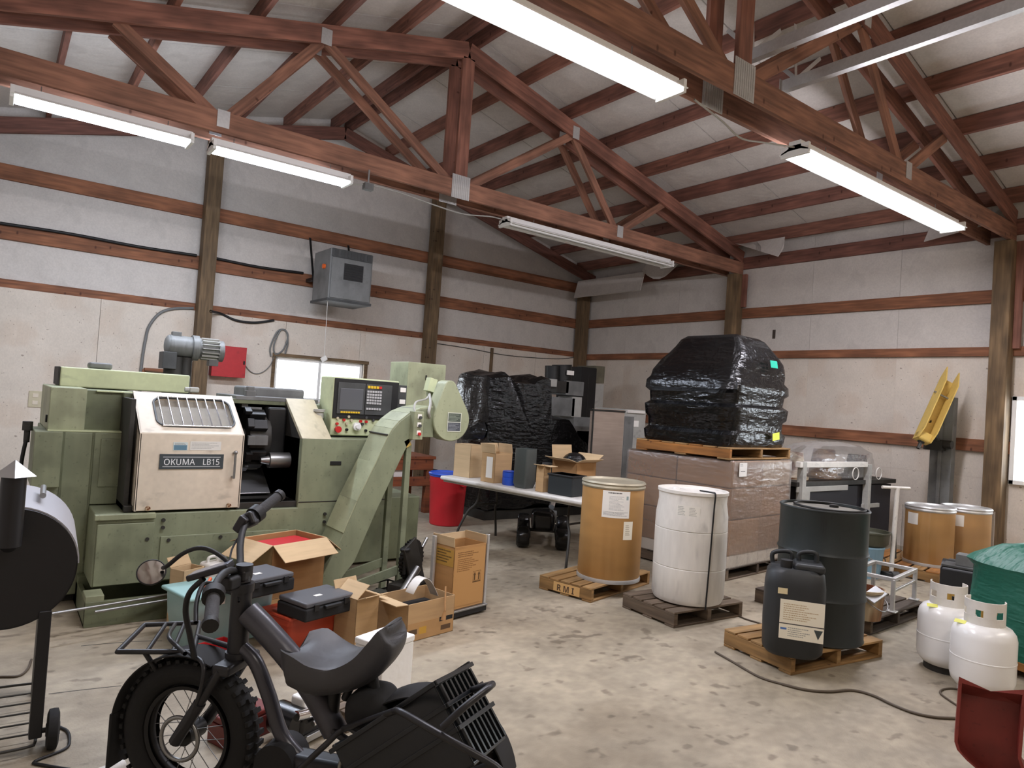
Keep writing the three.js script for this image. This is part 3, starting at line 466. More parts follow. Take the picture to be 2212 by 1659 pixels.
// ---------------------------------------------------------------- chip conveyor in front of the lathe's right end
{
  const z1 = 5.9, z0 = 5.58, q = (a, b) => { const p = onZ(a, b, z1); return [p.x, p.y]; };
  const Lf = [[690, 1256], [743, 1152], [773, 1083], [814, 1000], [841, 941], [850, 927], [864, 911], [886, 894], [910, 884], [936, 880]].map((p) => q(...p));
  const Rt = [[735, 1253], [766, 1213], [811, 1109], [862, 1000], [878, 967], [890, 950], [905, 944], [936, 945]].map((p) => q(...p));
  const foot = [[Lf[0][0] - 0.03, 0.0], [Lf[0][0] - 0.01, Math.max(0.02, Lf[0][1] - 0.02)]], footR = [[Rt[0][0] + 0.02, 0.0]];
  const t = thing('chip_conveyor', 'green inclined chip conveyor with teardrop drive guard and three button box', 'conveyor', V(-7.0, 0, 5.74));
  const P = (n, g, m, p = t, lab) => wpart(t, n, g, m, p, lab);
  P('trough', ext(poly([...foot, ...Lf, ...Rt.slice().reverse(), ...footR]), z1 - z0, { b: 0.004 }).translate(0, 0, z0), M.green);
  { const a = V(Lf[4][0] - 0.012, Lf[4][1], 0), b = V(Lf[3][0], Lf[3][1], 0); P('trough_seam', beam(V(a.x, a.y + 0.005, z0 + 0.005), V(a.x, a.y + 0.005, z1 - 0.005), 0.012, 0.012), M.iron);
    for (let i = 1; i + 1 < Lf.length; i++) { const p0 = Lf[i], p1 = Lf[i + 1], nx = -(p1[1] - p0[1]), ny = p1[0] - p0[0], k = 0.004 / Math.hypot(nx, ny), u = V(p0[0] + nx * k, p0[1] + ny * k, (z0 + z1) / 2), v = V(p1[0] + nx * k, p1[1] + ny * k, (z0 + z1) / 2); P('trough_lid', beam(u, v, 0.008, z1 - z0 - 0.012, { r: 0.001 }), M.greenL); } }
  const h = (a, b, z = z1 + 0.03) => onZ(a, b, z);
  const c0 = h(976, 908), rx = h(1014, 908).x - c0.x, top = h(975, 822);
  const s = new THREE.Shape(), N = 20, rt = 0.055, dy = top.y - rt - c0.y, dxx = top.x - c0.x, ang = Math.acos((rx - rt) / Math.hypot(dy, dxx)), dir = Math.atan2(dy, dxx);
  const pts = []; for (let i = 0; i <= N; i++) { const a = dir + ang + (2 * Math.PI - 2 * ang) * i / N; pts.push([c0.x + rx * Math.cos(a), c0.y + rx * Math.sin(a)]); } for (let i = 0; i <= N / 2; i++) { const a = dir - ang + 2 * ang * i / (N / 2); pts.push([c0.x + dxx + rt * Math.cos(a), c0.y + dy + rt * Math.sin(a)]); }
  const guard = P('drive_guard', ext(poly(pts), 0.14, { b: 0.006 }).translate(0, 0, z1 - 0.11), M.greenL);
  P('data_plate', sheetGeo(0.125, 0.15, 0.003).translate(h(981, 912).x, h(981, 912).y, z1 + 0.032), print(0.125, 0.15, 1600, (x, w, hh) => { x.fillStyle = '#d7dacb'; x.fillRect(0, 0, w, hh); x.fillStyle = '#4a5348'; x.fillRect(w * 0.04, hh * 0.04, w * 0.92, hh * 0.44); x.fillStyle = '#494d54'; x.fillRect(w * 0.04, hh * 0.52, w * 0.92, hh * 0.44); scribble(x, w, hh, 0.1, 0.1, 0.9, 5, 0.075, '#8f9a8b'); scribble(x, w, hh, 0.1, 0.58, 0.9, 5, 0.075, '#8f9498'); }), guard);
  P('head_housing', [span(Lf[8][0] - 0.02, c0.x + 0.02, q(900, 946)[1], q(900, 882)[1], z0, z1 - 0.1, { r: 0.01 })], M.grey);
  const mt = P('drive_motor', [rod(h(932, 850, 5.66), h(965, 845, 5.66), 0.055), rod(h(925, 850, 5.66), h(932, 850, 5.66), 0.035)], M.greenL);
  P('terminal_box', box(0.07, 0.11, 0.07, h(930, 832, 5.68).x, h(930, 832, 5.68).y, 5.68, { rz: -0.2 }), M.mint, mt);
  P('motor_mount', rod(h(945, 860, 5.66), h(945, 890, 5.66), 0.03), M.iron, mt);
  P('conduit', tube([h(928, 852, 5.72), h(920, 862, 5.8), h(900, 868, 5.86), h(895, 880, 5.9), h(897, 890, 5.93)], 0.008), M.greyL, mt);
  P('conduit', tube([h(928, 852, 5.72), h(930, 872, 5.86), h(926, 890, 5.92), h(928, 905, 5.88)], 0.012), M.greyL, mt);
  const bc = h(900, 919), bb = P('button_box', box(0.085, 0.215, 0.08, bc.x, bc.y, z1 + 0.02, { r: 0.006 }), M.greenL);
  [0.062, 0, -0.062].forEach((d, i) => { P('button_plate', box(0.034, 0.034, 0.004, bc.x + 0.004, bc.y + d + 0.008, z1 + 0.062), M.label, bb); P('button', cyl(0.012, 0.022, bc.x + 0.006, bc.y + d, z1 + 0.068, { rx: Math.PI / 2, seg: 16 }), i === 2 ? M.knobRed : M.greyD, bb); });
  const lx = h(880, 1100).x;
  for (const z of [z0 + 0.03, z1 - 0.03]) { P('leg', span(lx - 0.022, lx + 0.022, 0, q(880, 960)[1], z - 0.022, z + 0.022), M.green); P('brace', beam(V(lx, 0.22, z), V(Rt[1][0] + 0.02, 0.13, z), 0.07, 0.02), M.green); }
  P('pad', [span(lx - 0.04, lx + 0.04, 0, 0.01, z0, z0 + 0.08), span(lx - 0.04, lx + 0.04, 0, 0.01, z1 - 0.08, z1)], M.iron);
  P('lever', box(0.05, 0.06, 0.02, h(885, 958).x, h(885, 958).y, z1 - 0.01, { rz: 0.5 }), M.yellow);
}

// ---------------------------------------------------------------- on the floor by the lathe: two long rods
for (const [a, b, l] of [[[112, 1326], [396, 1279], 'longer bright steel rod lying across the lathe chip tray'], [[205, 1322], [396, 1290], 'shorter bright steel rod lying across the lathe chip tray']]) {
  const p = onY(a[0], a[1], 0.163), d = onY(b[0], b[1], 0.163), m = p.clone().lerp(d, 0.5); wsolo('steel_rod', l, 'rod', rod(p, d, 0.008), M.steel, m);
}

// ---------------------------------------------------------------- gear motor behind the lathe on its pipe stand
{
  const zz = 3.3, a = onZ(364, 750, zz), b = onZ(420, 757, zz), c = onZ(480, 765, zz), t = thing('gear_motor', 'grey finned gear motor lying on a tall pipe stand behind the lathe', 'motor', V(onZ(382, 800, zz).x, 0, zz));
  const P = (n, g, m, p = t) => wpart(t, n, g, m, p), ra = (a.y - onZ(364, 777, zz).y) , y = onZ(420, 752, zz).y;
  const A = V(a.x, y + 0.005, zz), B = V(b.x - 0.03, y, zz), E2 = V(c.x, y - 0.01, zz);
  P('gear_case', [rod(A, B, 0.105), rod(B, B.clone().add(V(0.06, 0, 0)), 0.125), ball(0.1, A.x, A.y, A.z, 0.4, 1, 1), box(0.08, 0.06, 0.08, A.x + 0.06, y + 0.11, zz)], M.grey);
  const mo = P('motor_body', [rod(B.clone().add(V(0.06, 0, 0)), E2, 0.085), rod(E2.clone().add(V(-0.05, 0, 0)), E2, 0.105)], M.grey);
  for (let i = 0; i < 16; i++) { const an = i / 16 * Math.PI * 2; P('fin', box(E2.x - B.x - 0.13, 0.028, 0.007, (B.x + E2.x) / 2 + 0.02, y + Math.sin(an) * 0.095, zz + Math.cos(an) * 0.095, { rx: -an + Math.PI / 2, r: 0.001 }), M.greyL, mo); }
  P('terminal_box', box(0.09, 0.06, 0.09, (B.x + E2.x) / 2 + 0.06, y - 0.13, zz), M.grey, mo);
  P('clamp', box(0.12, 0.16, 0.2, onZ(362, 780, zz).x, y - 0.14, zz), M.greyD);
  P('pipe', [cyl(0.09, y - 0.1, onZ(375, 800, zz).x, (y - 0.1) / 2, zz), cyl(0.06, y - 0.1, onZ(398, 800, zz).x, (y - 0.1) / 2, zz + 0.02)], M.iron);
  P('foot_plate', box(0.5, 0.02, 0.5, t.position.x, 0.01, zz), M.iron);
}

// ---------------------------------------------------------------- on the gable wall
{
  const zw = 0.064, on = (a, b, z = zw) => onZ(a, b, z);
  { const a = on(455, 747), b = on(519, 815), t = thing('wall_cabinet', 'red metal box fixed to the wall beside the timber post', 'box', V((a.x + b.x) / 2, b.y, zw)); const w = b.x - a.x, h = a.y - b.y;
    part(t, 'body', box(w, h, 0.17, 0, h / 2, 0.085), M.redBox); part(t, 'lid', box(w + 0.02, h + 0.02, 0.03, 0, h / 2, 0.18), M.redBox); part(t, 'catch', box(0.02, 0.05, 0.02, w * 0.46, h / 2, 0.2), M.darkSteel); }
  // unit heater
  const t = thing('unit_heater', 'grey box heater with dark square outlet hung from the upper wall girt', 'heater', V(-5.55, 2.83, 0.72)), w = 0.66, h = 0.74, d = 0.62;
  part(t, 'case', [box(w, h, d, 0, h / 2, 0, { r: 0.01 })], M.grey);
  part(t, 'front_panel', box(w - 0.05, h - 0.16, 0.02, 0, h / 2 - 0.05, d / 2 + 0.005), M.grey);
  part(t, 'outlet', box(0.3, 0.24, 0.02, 0.03, h / 2 + 0.06, d / 2 + 0.01), M.black);
  { const gs = []; for (let i = 0; i < 6; i++) gs.push(box(0.28, 0.006, 0.02, 0.03, h / 2 - 0.03 + i * 0.036, d / 2 + 0.02, { rx: 0.5, r: 0.001 })); part(t, 'louvre', gs, M.greyD); }
  part(t, 'top_grille', [box(w - 0.04, 0.12, 0.012, 0, h - 0.06, d / 2 + 0.012), ...[0, 1, 2, 3, 4, 5].map((i) => box(0.05, 0.09, 0.02, -0.25 + i * 0.1, h - 0.06, d / 2 + 0.015))], M.greyD);
  part(t, 'base_rail', box(w + 0.03, 0.04, d + 0.03, 0, 0.0, 0), M.greyD);
  part(t, 'knob', [cyl(0.035, 0.03, -w / 2 - 0.015, h / 2 + 0.12, 0.12, { rz: Math.PI / 2 })], M.orange, 'orange knob');
  for (const s of [-1, 1]) part(t, 'hanger_strap', beam(V(s * w / 2 * 0.95, h * 0.2, -d / 2 + 0.05), V(s * w / 2 * 0.95, 1.02, -d / 2 - 0.3), 0.035, 0.006), M.darkSteel);
  for (const f of [-1, 1]) part(t, 'wall_arm', beam(V(f * (w / 2 - 0.04), 0.36, -d / 2), V(f * (w / 2 - 0.04), 0.36, -0.66), 0.05, 0.05), M.darkSteel);
  // pull cord with its tag
  { const p = on(700, 775, 0.95), u = on(707, 660, 0.95), r = thing('pull_cord', 'thin white pull cord with a white plastic tag hanging below the heater', 'cord', V(p.x, p.y, 0.95)); wpart(r, 'cord', rod(p, V(u.x, 2.81, 0.95), 0.004, 0.004, 6), M.white); wpart(r, 'tag', box(0.09, 0.07, 0.03, p.x, p.y, 0.95, { rz: 0.6, r: 0.01 }), M.white, r); }
  const wire = (name, label, pts, r, m, z = zw + 0.02) => { const w3 = pts.map(([a, b, zz]) => on(a, b, zz ?? z)); return wsolo(name, label, 'cable', tube(w3, r), m, w3[0].clone()); };
  wire('conduit_hose', 'grey hose bending down the wall behind the lathe', [[418, 666], [375, 667], [345, 677], [322, 705], [314, 735], [308, 770], [303, 815], [302, 850]], 0.02, M.grey);
  wire('wall_cable', 'black cables drooping along the girt beside the post', [[455, 672, 0.28], [478, 678], [510, 692], [550, 697], [592, 692]], 0.018, M.black);
  wire('wall_cable', 'thin dark cable lying along the upper girt to the post', [[0, 482], [150, 505], [300, 533], [425, 552]], 0.02, M.black, 0.075);
  wire('wall_cable', 'dark cable lying along the upper girt between post and heater', [[465, 558], [560, 577], [655, 590]], 0.02, M.black, 0.075);
  wire('hanging_wire', 'thin wire sagging from the red wall box to the window', [[520, 750, 0.09], [528, 785], [545, 805], [565, 805], [583, 790], [592, 770]], 0.006, M.grey);
  wire('coiled_hose', 'grey coiled hose hanging on the wall above the window', [[585, 770], [584, 750], [598, 718], [612, 712], [622, 725], [612, 755], [595, 765], [592, 745], [605, 715], [618, 715], [622, 740], [616, 765]], 0.012, M.grey);
  wire('wall_cable', 'thin wire running along the sheathing from post to corner', [[945, 742], [1010, 752], [1100, 768], [1200, 775], [1240, 772]], 0.006, M.greyD);
  { const p = on(76, 862), t2 = thing('wall_outlet', 'double wall outlet on the sheathing behind the lathe headstock', 'outlet', V(p.x, p.y - 0.08, zw)); part(t2, 'plate', box(0.14, 0.2, 0.015, 0, 0.08, 0.008), M.creamD); for (const s of [0.035, 0.125]) part(t2, 'socket', box(0.06, 0.05, 0.01, 0, s, 0.016, { r: 0.004 }), M.cream); }
  { const p = on(345, 800), t2 = wsolo('wall_shelf', 'small timber cleat on the wall behind the gear motor', 'shelf', [beam(V(p.x - 0.2, p.y, zw + 0.05), V(p.x + 0.35, p.y, zw + 0.05), 0.04, 0.1), beam(V(p.x - 0.2, p.y - 0.25, zw + 0.03), V(p.x - 0.2, p.y, zw + 0.03), 0.04, 0.06)], M.girt, V(p.x, p.y - 0.02, zw)); }
}

// ================================================================ SHARED BUILDERS
// open or closed carton: base at its floor centre, local x width, z depth; flaps are [side, fold angle from upright outwards, length]
function carton(label, w, h, d, at, turn, o = {}) {
  const t = thing('cardboard_carton', label, 'carton', at, turn, o.group), th = 0.006, m = o.m ?? M.card;
  const b = part(t, 'body', [box(w, h, th, 0, h / 2, d / 2 - th / 2, { r: 0.002 }), box(w, h, th, 0, h / 2, -d / 2 + th / 2, { r: 0.002 }), box(th, h, d, w / 2 - th / 2, h / 2, 0, { r: 0.002 }), box(th, h, d, -w / 2 + th / 2, h / 2, 0, { r: 0.002 }), box(w, th, d, 0, th / 2, 0, { r: 0.002 })], m);
  for (const [s, a, L, c0 = 1] of o.flaps ?? []) {
    const wid = (s === 'n' || s === 's' ? w : d) * c0, g = box(wid, L, th, 0, L / 2, 0, { r: 0.002 }).rotateX(a);
    if (s === 's') g.translate(0, h, d / 2); if (s === 'n') g.rotateY(Math.PI).translate(0, h, -d / 2); if (s === 'e') g.rotateY(Math.PI / 2).translate(w / 2, h, 0); if (s === 'w') g.rotateY(-Math.PI / 2).translate(-w / 2, h, 0);
    part(t, 'flap', g, o.fm ?? M.cardL);
  }
  if (o.closed) { part(t, 'lid', box(w, th, d, 0, h - th / 2, 0, { r: 0.002 }), o.fm ?? m); part(t, 'tape', box(w * 0.12, 0.001, d, 0, h + 0.001, 0, { r: 0 }), M.cardD); }
  if (o.fill) part(t, 'contents', box(w - 0.03, h * (o.fh ?? 0.7), d - 0.03, 0, h * (o.fh ?? 0.7) / 2 + 0.008, 0, { r: 0.02 }), o.fill);
  return t;
}
// pallet: local x along the deck boards, z along the stringers; near is the near corner on the floor
function pallet(label, near, w, d, turn, mats, o = {}) {
  const h = o.h ?? 0.115, ex = V(Math.cos(turn), 0, -Math.sin(turn)), ez = V(Math.sin(turn), 0, Math.cos(turn));
  const c = near.clone().addScaledVector(ex, w / 2 * (o.cx ?? 1)).addScaledVector(ez, -d / 2); c.y = o.y ?? 0;
  const t = thing('wooden_pallet', label, 'pallet', c, turn, 'wooden pallets'), b = 0.016, n = o.boards ?? 5, bw = d / n * 0.86;
  for (let i = 0; i < n; i++) part(t, 'deck_board', box(w, b, bw, 0, h - b / 2, -d / 2 + bw / 2 + i * (d - bw) / (n - 1), { u: i * 1.7 + w }), mats[i % mats.length]);
  for (let i = 0; i < 3; i++) { const g = box(d, h - 2 * b, 0.04, 0, 0, 0, { u: i * 2.3 + d }).rotateY(Math.PI / 2).translate([-w / 2 + 0.02, 0, w / 2 - 0.02][i], h / 2, 0); part(t, 'stringer', g, mats[(i + 1) % mats.length]); }
  for (let i = 0; i < 3; i++) part(t, 'bottom_board', box(w, b, bw, 0, b / 2, -d / 2 + bw / 2 + i * (d - bw) / 2, { u: i * 3.1 }), mats[(i + 1) % mats.length]);
  t.userData.h = undefined; return Object.assign(t, {});
}
const nz = (a, b, s) => fbm(((a % 1) + 1) % 1, ((b % 1) + 1) % 1, 5, 5, 3, s) - 0.5;

// ================================================================ FLOOR THINGS BY THE LATHE
{
  const c = carton('tan carton with wide open flaps and ENDO printed upside down on it', 0.44, 0.52, 0.32, onY(604, 1326), 0.33, { flaps: [['s', 2.15, 0.16], ['n', 1.9, 0.15], ['e', 2.2, 0.18], ['w', 2.1, 0.18]], fill: M.redPlastic, fh: 0.93, m: M.cardD });
  part(c, 'print', sheetGeo(0.42, 0.13, 0.001).translate(0, 0.11, 0.1608), print(0.44, 0.13, 700, (x, w, h) => { x.fillStyle = '#c29a68'; x.fillRect(0, 0, w, h); x.translate(w, h); x.rotate(Math.PI); x.fillStyle = '#3a2f26'; x.font = 'bold ' + h * 0.62 + 'px sans-serif'; x.textBaseline = 'middle'; x.fillText('ENDO', w * 0.04, h * 0.55); x.fillRect(0, h * 0.96, w, h * 0.02); }, { rough: 0.85 }));
}
{ // pale tote with the black tool case on it
  const p = onY(500, 1396), t = thing('storage_tote', 'pale blue translucent storage tote under a black tool case', 'tote', p.clone().add(V(-0.03, 0, -0.18)), 0.22), w = 0.54, d = 0.34, h = 0.30, m = phy(0xa9cfcf, 0.35, { transmission: 0.25, thickness: 0 });
  const ring = (W2, D2, y) => rrPts(W2, D2, 0.05, 6).map((q) => V(q.x, y, q.y));
  part(t, 'body', loft([ring(w - 0.06, d - 0.06, 0.005), ring(w - 0.02, d - 0.02, h * 0.55), ring(w - 0.015, d - 0.015, h * 0.56), ring(w, d, h)]), m);
  part(t, 'lid', box(w + 0.03, 0.025, d + 0.03, 0, h + 0.012, 0, { r: 0.012, s: 2 }), M.teal);
  part(t, 'latch', [box(0.06, 0.05, 0.012, -0.1, h - 0.015, d / 2 + 0.008)], M.white); part(t, 'latch', [box(0.06, 0.05, 0.012, 0.14, h - 0.015, d / 2 + 0.008)], M.white);
  t.updateMatrixWorld();
  const put = (label, q, w2, d2, turn) => { const k = thing('tool_case', label, 'tool case', q, turn, 'black tool cases');
    part(k, 'lower_shell', box(w2, 0.075, d2, 0, 0.0375, 0, { r: 0.012, s: 2 }), M.blackMatte); part(k, 'upper_shell', box(w2 - 0.01, 0.03, d2 - 0.01, 0, 0.092, 0, { r: 0.01, s: 2 }), std(0x55565a, 0.5));
    part(k, 'handle', box(0.12, 0.02, 0.03, 0, 0.07, d2 / 2 + 0.012, { r: 0.006 }), M.black); for (const s of [-1, 1]) part(k, 'latch', box(0.035, 0.04, 0.01, s * w2 * 0.3, 0.075, d2 / 2 + 0.004), M.black);
    part(k, 'label', sheetGeo(0.05, 0.03, 0.001).rotateX(-Math.PI / 2).translate(-0.02, 0.108, 0.03), M.label); return k; };
  put('black tool case with white label resting on the pale blue tote', onY(575, 1283, h + 0.027).add(V(-0.03, 0, -0.10)), 0.34, 0.28, 0.33);
  const o = onY(655, 1399), ob = thing('storage_bin', 'orange red plastic bin under a black tool case', 'bin', o.clone().add(V(0.03, 0, -0.14)), 0.3);
  const rg = (W2, D2, y) => rrPts(W2, D2, 0.03, 5).map((q) => V(q.x, y, q.y));
  part(ob, 'body', loft([rg(0.36, 0.26, 0.003), rg(0.38, 0.28, 0.15), rg(0.40, 0.30, 0.152), rg(0.40, 0.30, 0.185)]), M.orangeRed); part(ob, 'lid', box(0.41, 0.02, 0.31, 0, 0.195, 0, { r: 0.008 }), M.orangeRed);
  put('black tool case with white label lying on the orange bin', onY(692, 1334, 0.208).add(V(0.02, 0, -0.12)), 0.37, 0.27, 0.3);
}
carton('plain upright carton with loose flaps behind the orange bin', 0.18, 0.29, 0.2, onY(772, 1398).add(V(0.03, 0, -0.11)), 0.28, { flaps: [['s', 1.2, 0.08], ['n', 0.4, 0.08], ['e', 1.9, 0.07], ['w', -0.9, 0.12]], m: M.card });
{
  const at = onY(905, 1381).add(V(0.055, 0, -0.15)), t = carton('low open carton full of straps and sheet scraps', 0.40, 0.24, 0.3, at, 0.19, { flaps: [['w', 1.5, 0.1]], m: M.card });
  part(t, 'print', sheetGeo(0.39, 0.11, 0.001).translate(0, 0.06, 0.1508), print(0.39, 0.11, 700, (x, w, h) => { x.fillStyle = '#b48d5e'; x.fillRect(0, 0, w, h); x.fillStyle = '#5c4630'; x.fillRect(w * 0.02, h * 0.35, w * 0.18, h * 0.3); x.fillRect(w * 0.72, h * 0.5, w * 0.22, h * 0.28); x.fillStyle = '#c79a3e'; x.fillRect(w * 0.24, h * 0.3, w * 0.16, h * 0.4); x.fillStyle = '#1d1a16'; x.fillRect(w * 0.68, 0, w * 0.3, h * 0.25); }, { rough: 0.85 }));
  part(t, 'contents', box(0.37, 0.14, 0.27, 0, 0.1, 0, { r: 0.03 }), M.blackMatte);
  const s = wsolo('paper_strap', 'white printed strap arching out of the low open carton', 'strap', loft([0, 1, 2, 3, 4, 5, 6, 7, 8].map((i) => { const k = i / 8, x = -0.08 + k * 0.22, y = 0.19 + 0.16 * Math.sin(Math.PI * (0.15 + 0.8 * k)); return [V(x, y, -0.03), V(x, y + 0.004, -0.03), V(x, y + 0.004, 0.05), V(x, y, 0.05)].map((v) => v.applyAxisAngle(V(0, 1, 0), 0.19).add(at)); })), M.white, at.clone().add(V(0, 0.19, 0)));
  const b = wsolo('hand_brush', 'thin handled brush leaning over the rim of the low open carton', 'brush', [rod(at.clone().add(V(0.15, 0.3, 0.1)), at.clone().add(V(0.10, 0.17, 0.19)), 0.006), rod(at.clone().add(V(0.10, 0.17, 0.19)), at.clone().add(V(0.085, 0.115, 0.2)), 0.01, 0.018)], M.cardD, at.clone().add(V(0.12, 0.115, 0.18)));
}
{ // tall carton on its low black dolly
  const near = onY(972, 1341), turn = 0.20, at = near.clone().add(V(Math.cos(turn) * 0.17, 0, -Math.sin(turn) * 0.17)).add(V(-Math.sin(turn) * 0.12, 0, -Math.cos(turn) * 0.12));
  const dl = thing('floor_dolly', 'low black dolly with two upright metal bars', 'dolly', at, turn);
  part(dl, 'deck', box(0.37, 0.035, 0.26, 0, 0.03, 0), M.black); part(dl, 'rim', box(0.38, 0.014, 0.27, 0, 0.055, 0), M.steel);
  for (const s of [-1, 1]) part(dl, 'upright', box(0.022, 0.52, 0.03, s * 0.19, 0.3, s < 0 ? -0.07 : 0.09), M.galv);
  for (const x of [-0.15, 0.15]) for (const z of [-0.1, 0.1]) part(dl, 'caster', cyl(0.013, 0.02, x, 0.013, z, { rz: Math.PI / 2 }), M.black);
  const t = carton('tall open carton with printed arrows standing on the low dolly', 0.32, 0.44, 0.22, at.clone().add(V(0, 0.063, 0)), turn, { flaps: [['n', 0.15, 0.05], ['e', -0.1, 0.06], ['w', 0.12, 0.07]], m: std(0xc99a62, 0.85, { map: cardTex }) });
  part(t, 'print', sheetGeo(0.31, 0.4, 0.001).translate(0, 0.22, 0.1108), print(0.31, 0.4, 800, (x, w, h) => { x.fillStyle = '#b98c55'; x.fillRect(0, 0, w, h); scribble(x, w, h, 0.1, 0.05, 0.85, 3, 0.035, '#6b4722'); scribble(x, w, h, 0.1, 0.17, 0.8, 7, 0.034, '#7a5228'); x.fillStyle = '#5a3f1a'; for (const k of [0.66, 0.8]) { x.fillRect(w * k, h * 0.5, w * 0.045, h * 0.09); x.beginPath(); x.moveTo(w * (k - 0.02), h * 0.5); x.lineTo(w * (k + 0.0225), h * 0.44); x.lineTo(w * (k + 0.065), h * 0.5); x.fill(); } x.fillRect(w * 0.62, h * 0.61, w * 0.27, h * 0.02); x.strokeStyle = '#5a3f1a'; x.lineWidth = 2; x.strokeRect(w * 0.63, h * 0.43, w * 0.25, h * 0.17); }, { rough: 0.85 }));
  part(t, 'side_print', sheetGeo(0.19, 0.12, 0.001).rotateY(-Math.PI / 2).translate(-0.1608, 0.36, 0.01), print(0.19, 0.12, 600, (x, w, h) => { x.fillStyle = '#b38a3c'; x.fillRect(0, 0, w, h); scribble(x, w, h, 0.1, 0.1, 0.9, 5, 0.16, '#4f3c1a'); }, { rough: 0.85 }));
}
{ // pile of machine parts behind the cartons
  const a = onY(828, 1318), t = thing('wire_crate', 'shallow black crate of machine parts on the floor', 'crate', a.clone().add(V(0.06, 0, -0.12)), 0.3);
  part(t, 'base', box(0.32, 0.01, 0.26, 0, 0.005, 0), M.black);
  for (const [w, d, x, z] of [[0.32, 0.012, 0, 0.125], [0.32, 0.012, 0, -0.125], [0.012, 0.26, 0.154, 0], [0.012, 0.26, -0.154, 0]]) part(t, 'side', [box(w, 0.012, d, x, 0.13, z), box(w, 0.012, d, x, 0.07, z), box(w, 0.03, d, x, 0.02, z)], M.black);
  for (const x of [-0.15, 0.15]) for (const z of [-0.12, 0.12]) part(t, 'corner_post', box(0.014, 0.136, 0.014, x, 0.068, z), M.black);
  part(t, 'machined_blocks', [box(0.12, 0.1, 0.1, -0.06, 0.06, 0), box(0.1, 0.07, 0.14, 0.07, 0.045, 0.02)], M.steel);
  const p = onY(886, 1316).add(V(0.05, 0, -0.06)), u = thing('pulley_assembly', 'old steel bracket with large toothed pulley wheel beside the cartons', 'machine part', p, 0.5);
  u.scale.setScalar(1.2); const teeth = []; for (let i = 0; i < 30; i++) { const k = i / 30 * Math.PI * 2; teeth.push(box(0.014, 0.014, 0.03, Math.cos(k) * 0.118, 0.28 + Math.sin(k) * 0.118, -0.03, { rz: k })); }
  part(u, 'pulley_wheel', [cyl(0.115, 0.03, 0, 0.28, -0.03, { rx: Math.PI / 2, seg: 36 }), cyl(0.035, 0.07, 0, 0.28, -0.03, { rx: Math.PI / 2 }), ...teeth], M.darkSteel);
  part(u, 'back_plate', box(0.14, 0.3, 0.016, -0.05, 0.27, 0.02, { rz: 0.45 }), M.iron); part(u, 'arm', [rod(V(-0.24, 0.09, 0.04), V(-0.02, 0.24, 0.03), 0.024), rod(V(-0.3, 0.13, 0.08), V(-0.08, 0.15, 0.08), 0.018)], M.steel);
  part(u, 'base_block', [box(0.26, 0.16, 0.16, -0.04, 0.08, 0), box(0.16, 0.1, 0.1, -0.2, 0.05, 0.04)], M.iron); part(u, 'lever', [rod(V(-0.12, 0.22, 0), V(-0.14, 0.36, 0.01), 0.01), ball(0.03, -0.14, 0.37, 0.01, 1.2, 0.6, 1)], M.black); part(u, 'lever', rod(V(0.02, 0.36, 0.03), V(0.07, 0.41, 0.03), 0.01), M.steel);
  for (const [x, z, k] of [[-0.3, 0.2, 0], [-0.18, 0.22, 1], [-0.35, 0.1, 2]]) { const g = thing('pipe_fitting', ['short bright pipe piece in front of the pulley bracket', 'dark pipe elbow in front of the pulley bracket', 'stubby steel pipe piece beside the black crate of parts'][k], 'pipe', p.clone().add(V(x + 0.02, 0, z + 0.03)), k * 0.9); part(g, 'barrel', rod(V(-0.08, 0.035, 0), V(0.08, 0.035, 0), 0.028), k === 1 ? M.iron : M.steel); part(g, 'collar', rod(V(0.06, 0.035, 0), V(0.095, 0.035, 0), 0.035), M.steel); }
}
{ // white foam box
  const p = onY(868, 1497), t = thing('foam_box', 'white foam shipping box with lid beside the bicycle seat', 'box', p.clone().add(V(-0.055, 0, -0.12)), 0.35), w = 0.24;
  part(t, 'body', box(w, 0.235, 0.2, 0, 0.1175, 0, { r: 0.008 }), M.foam); part(t, 'lid', box(w + 0.006, 0.035, 0.206, 0, 0.2525, 0, { r: 0.008 }), M.foam);
}
{ // white can and small carton in front of the lathe
  const p = onY(457, 1338), t = thing('plastic_can', 'square white plastic can standing before the lathe apron', 'can', p, 0.3);
  part(t, 'body', box(0.165, 0.38, 0.14, 0, 0.19, 0, { r: 0.025, s: 3 }), M.white); part(t, 'cap', cyl(0.03, 0.03, 0.04, 0.39, 0), M.whiteGloss); part(t, 'handle', tube([V(-0.06, 0.375, 0), V(-0.05, 0.41, 0), V(0.0, 0.41, 0), V(0.015, 0.375, 0)], 0.01), M.white);
  carton('narrow pale carton standing between the white can and the tote', 0.16, 0.36, 0.12, onY(396, 1348), 0.5, { flaps: [['n', 0.6, 0.07]], m: M.cardL });
  const r = onY(452, 1432), u = thing('parts_tray', 'flat red parts tray on the floor under the front rack', 'tray', r.clone().add(V(0, 0, -0.03)), 0.35); part(u, 'pan', [box(0.34, 0.012, 0.22, 0, 0.006, 0)], M.redBox); for (const [w, d, x, z] of [[0.34, 0.008, 0, 0.106], [0.34, 0.008, 0, -0.106], [0.008, 0.22, 0.166, 0], [0.008, 0.22, -0.166, 0]]) part(u, 'rim', box(w, 0.07, d, x, 0.035, z), M.redBox);
}
pallet('weathered slatted pallet lying on the floor behind the bicycle', onY(748, 1585), 0.28, 0.36, 0.3, [M.palOld, M.ply, M.palOldB], { cx: 1, boards: 6, h: 0.09 });
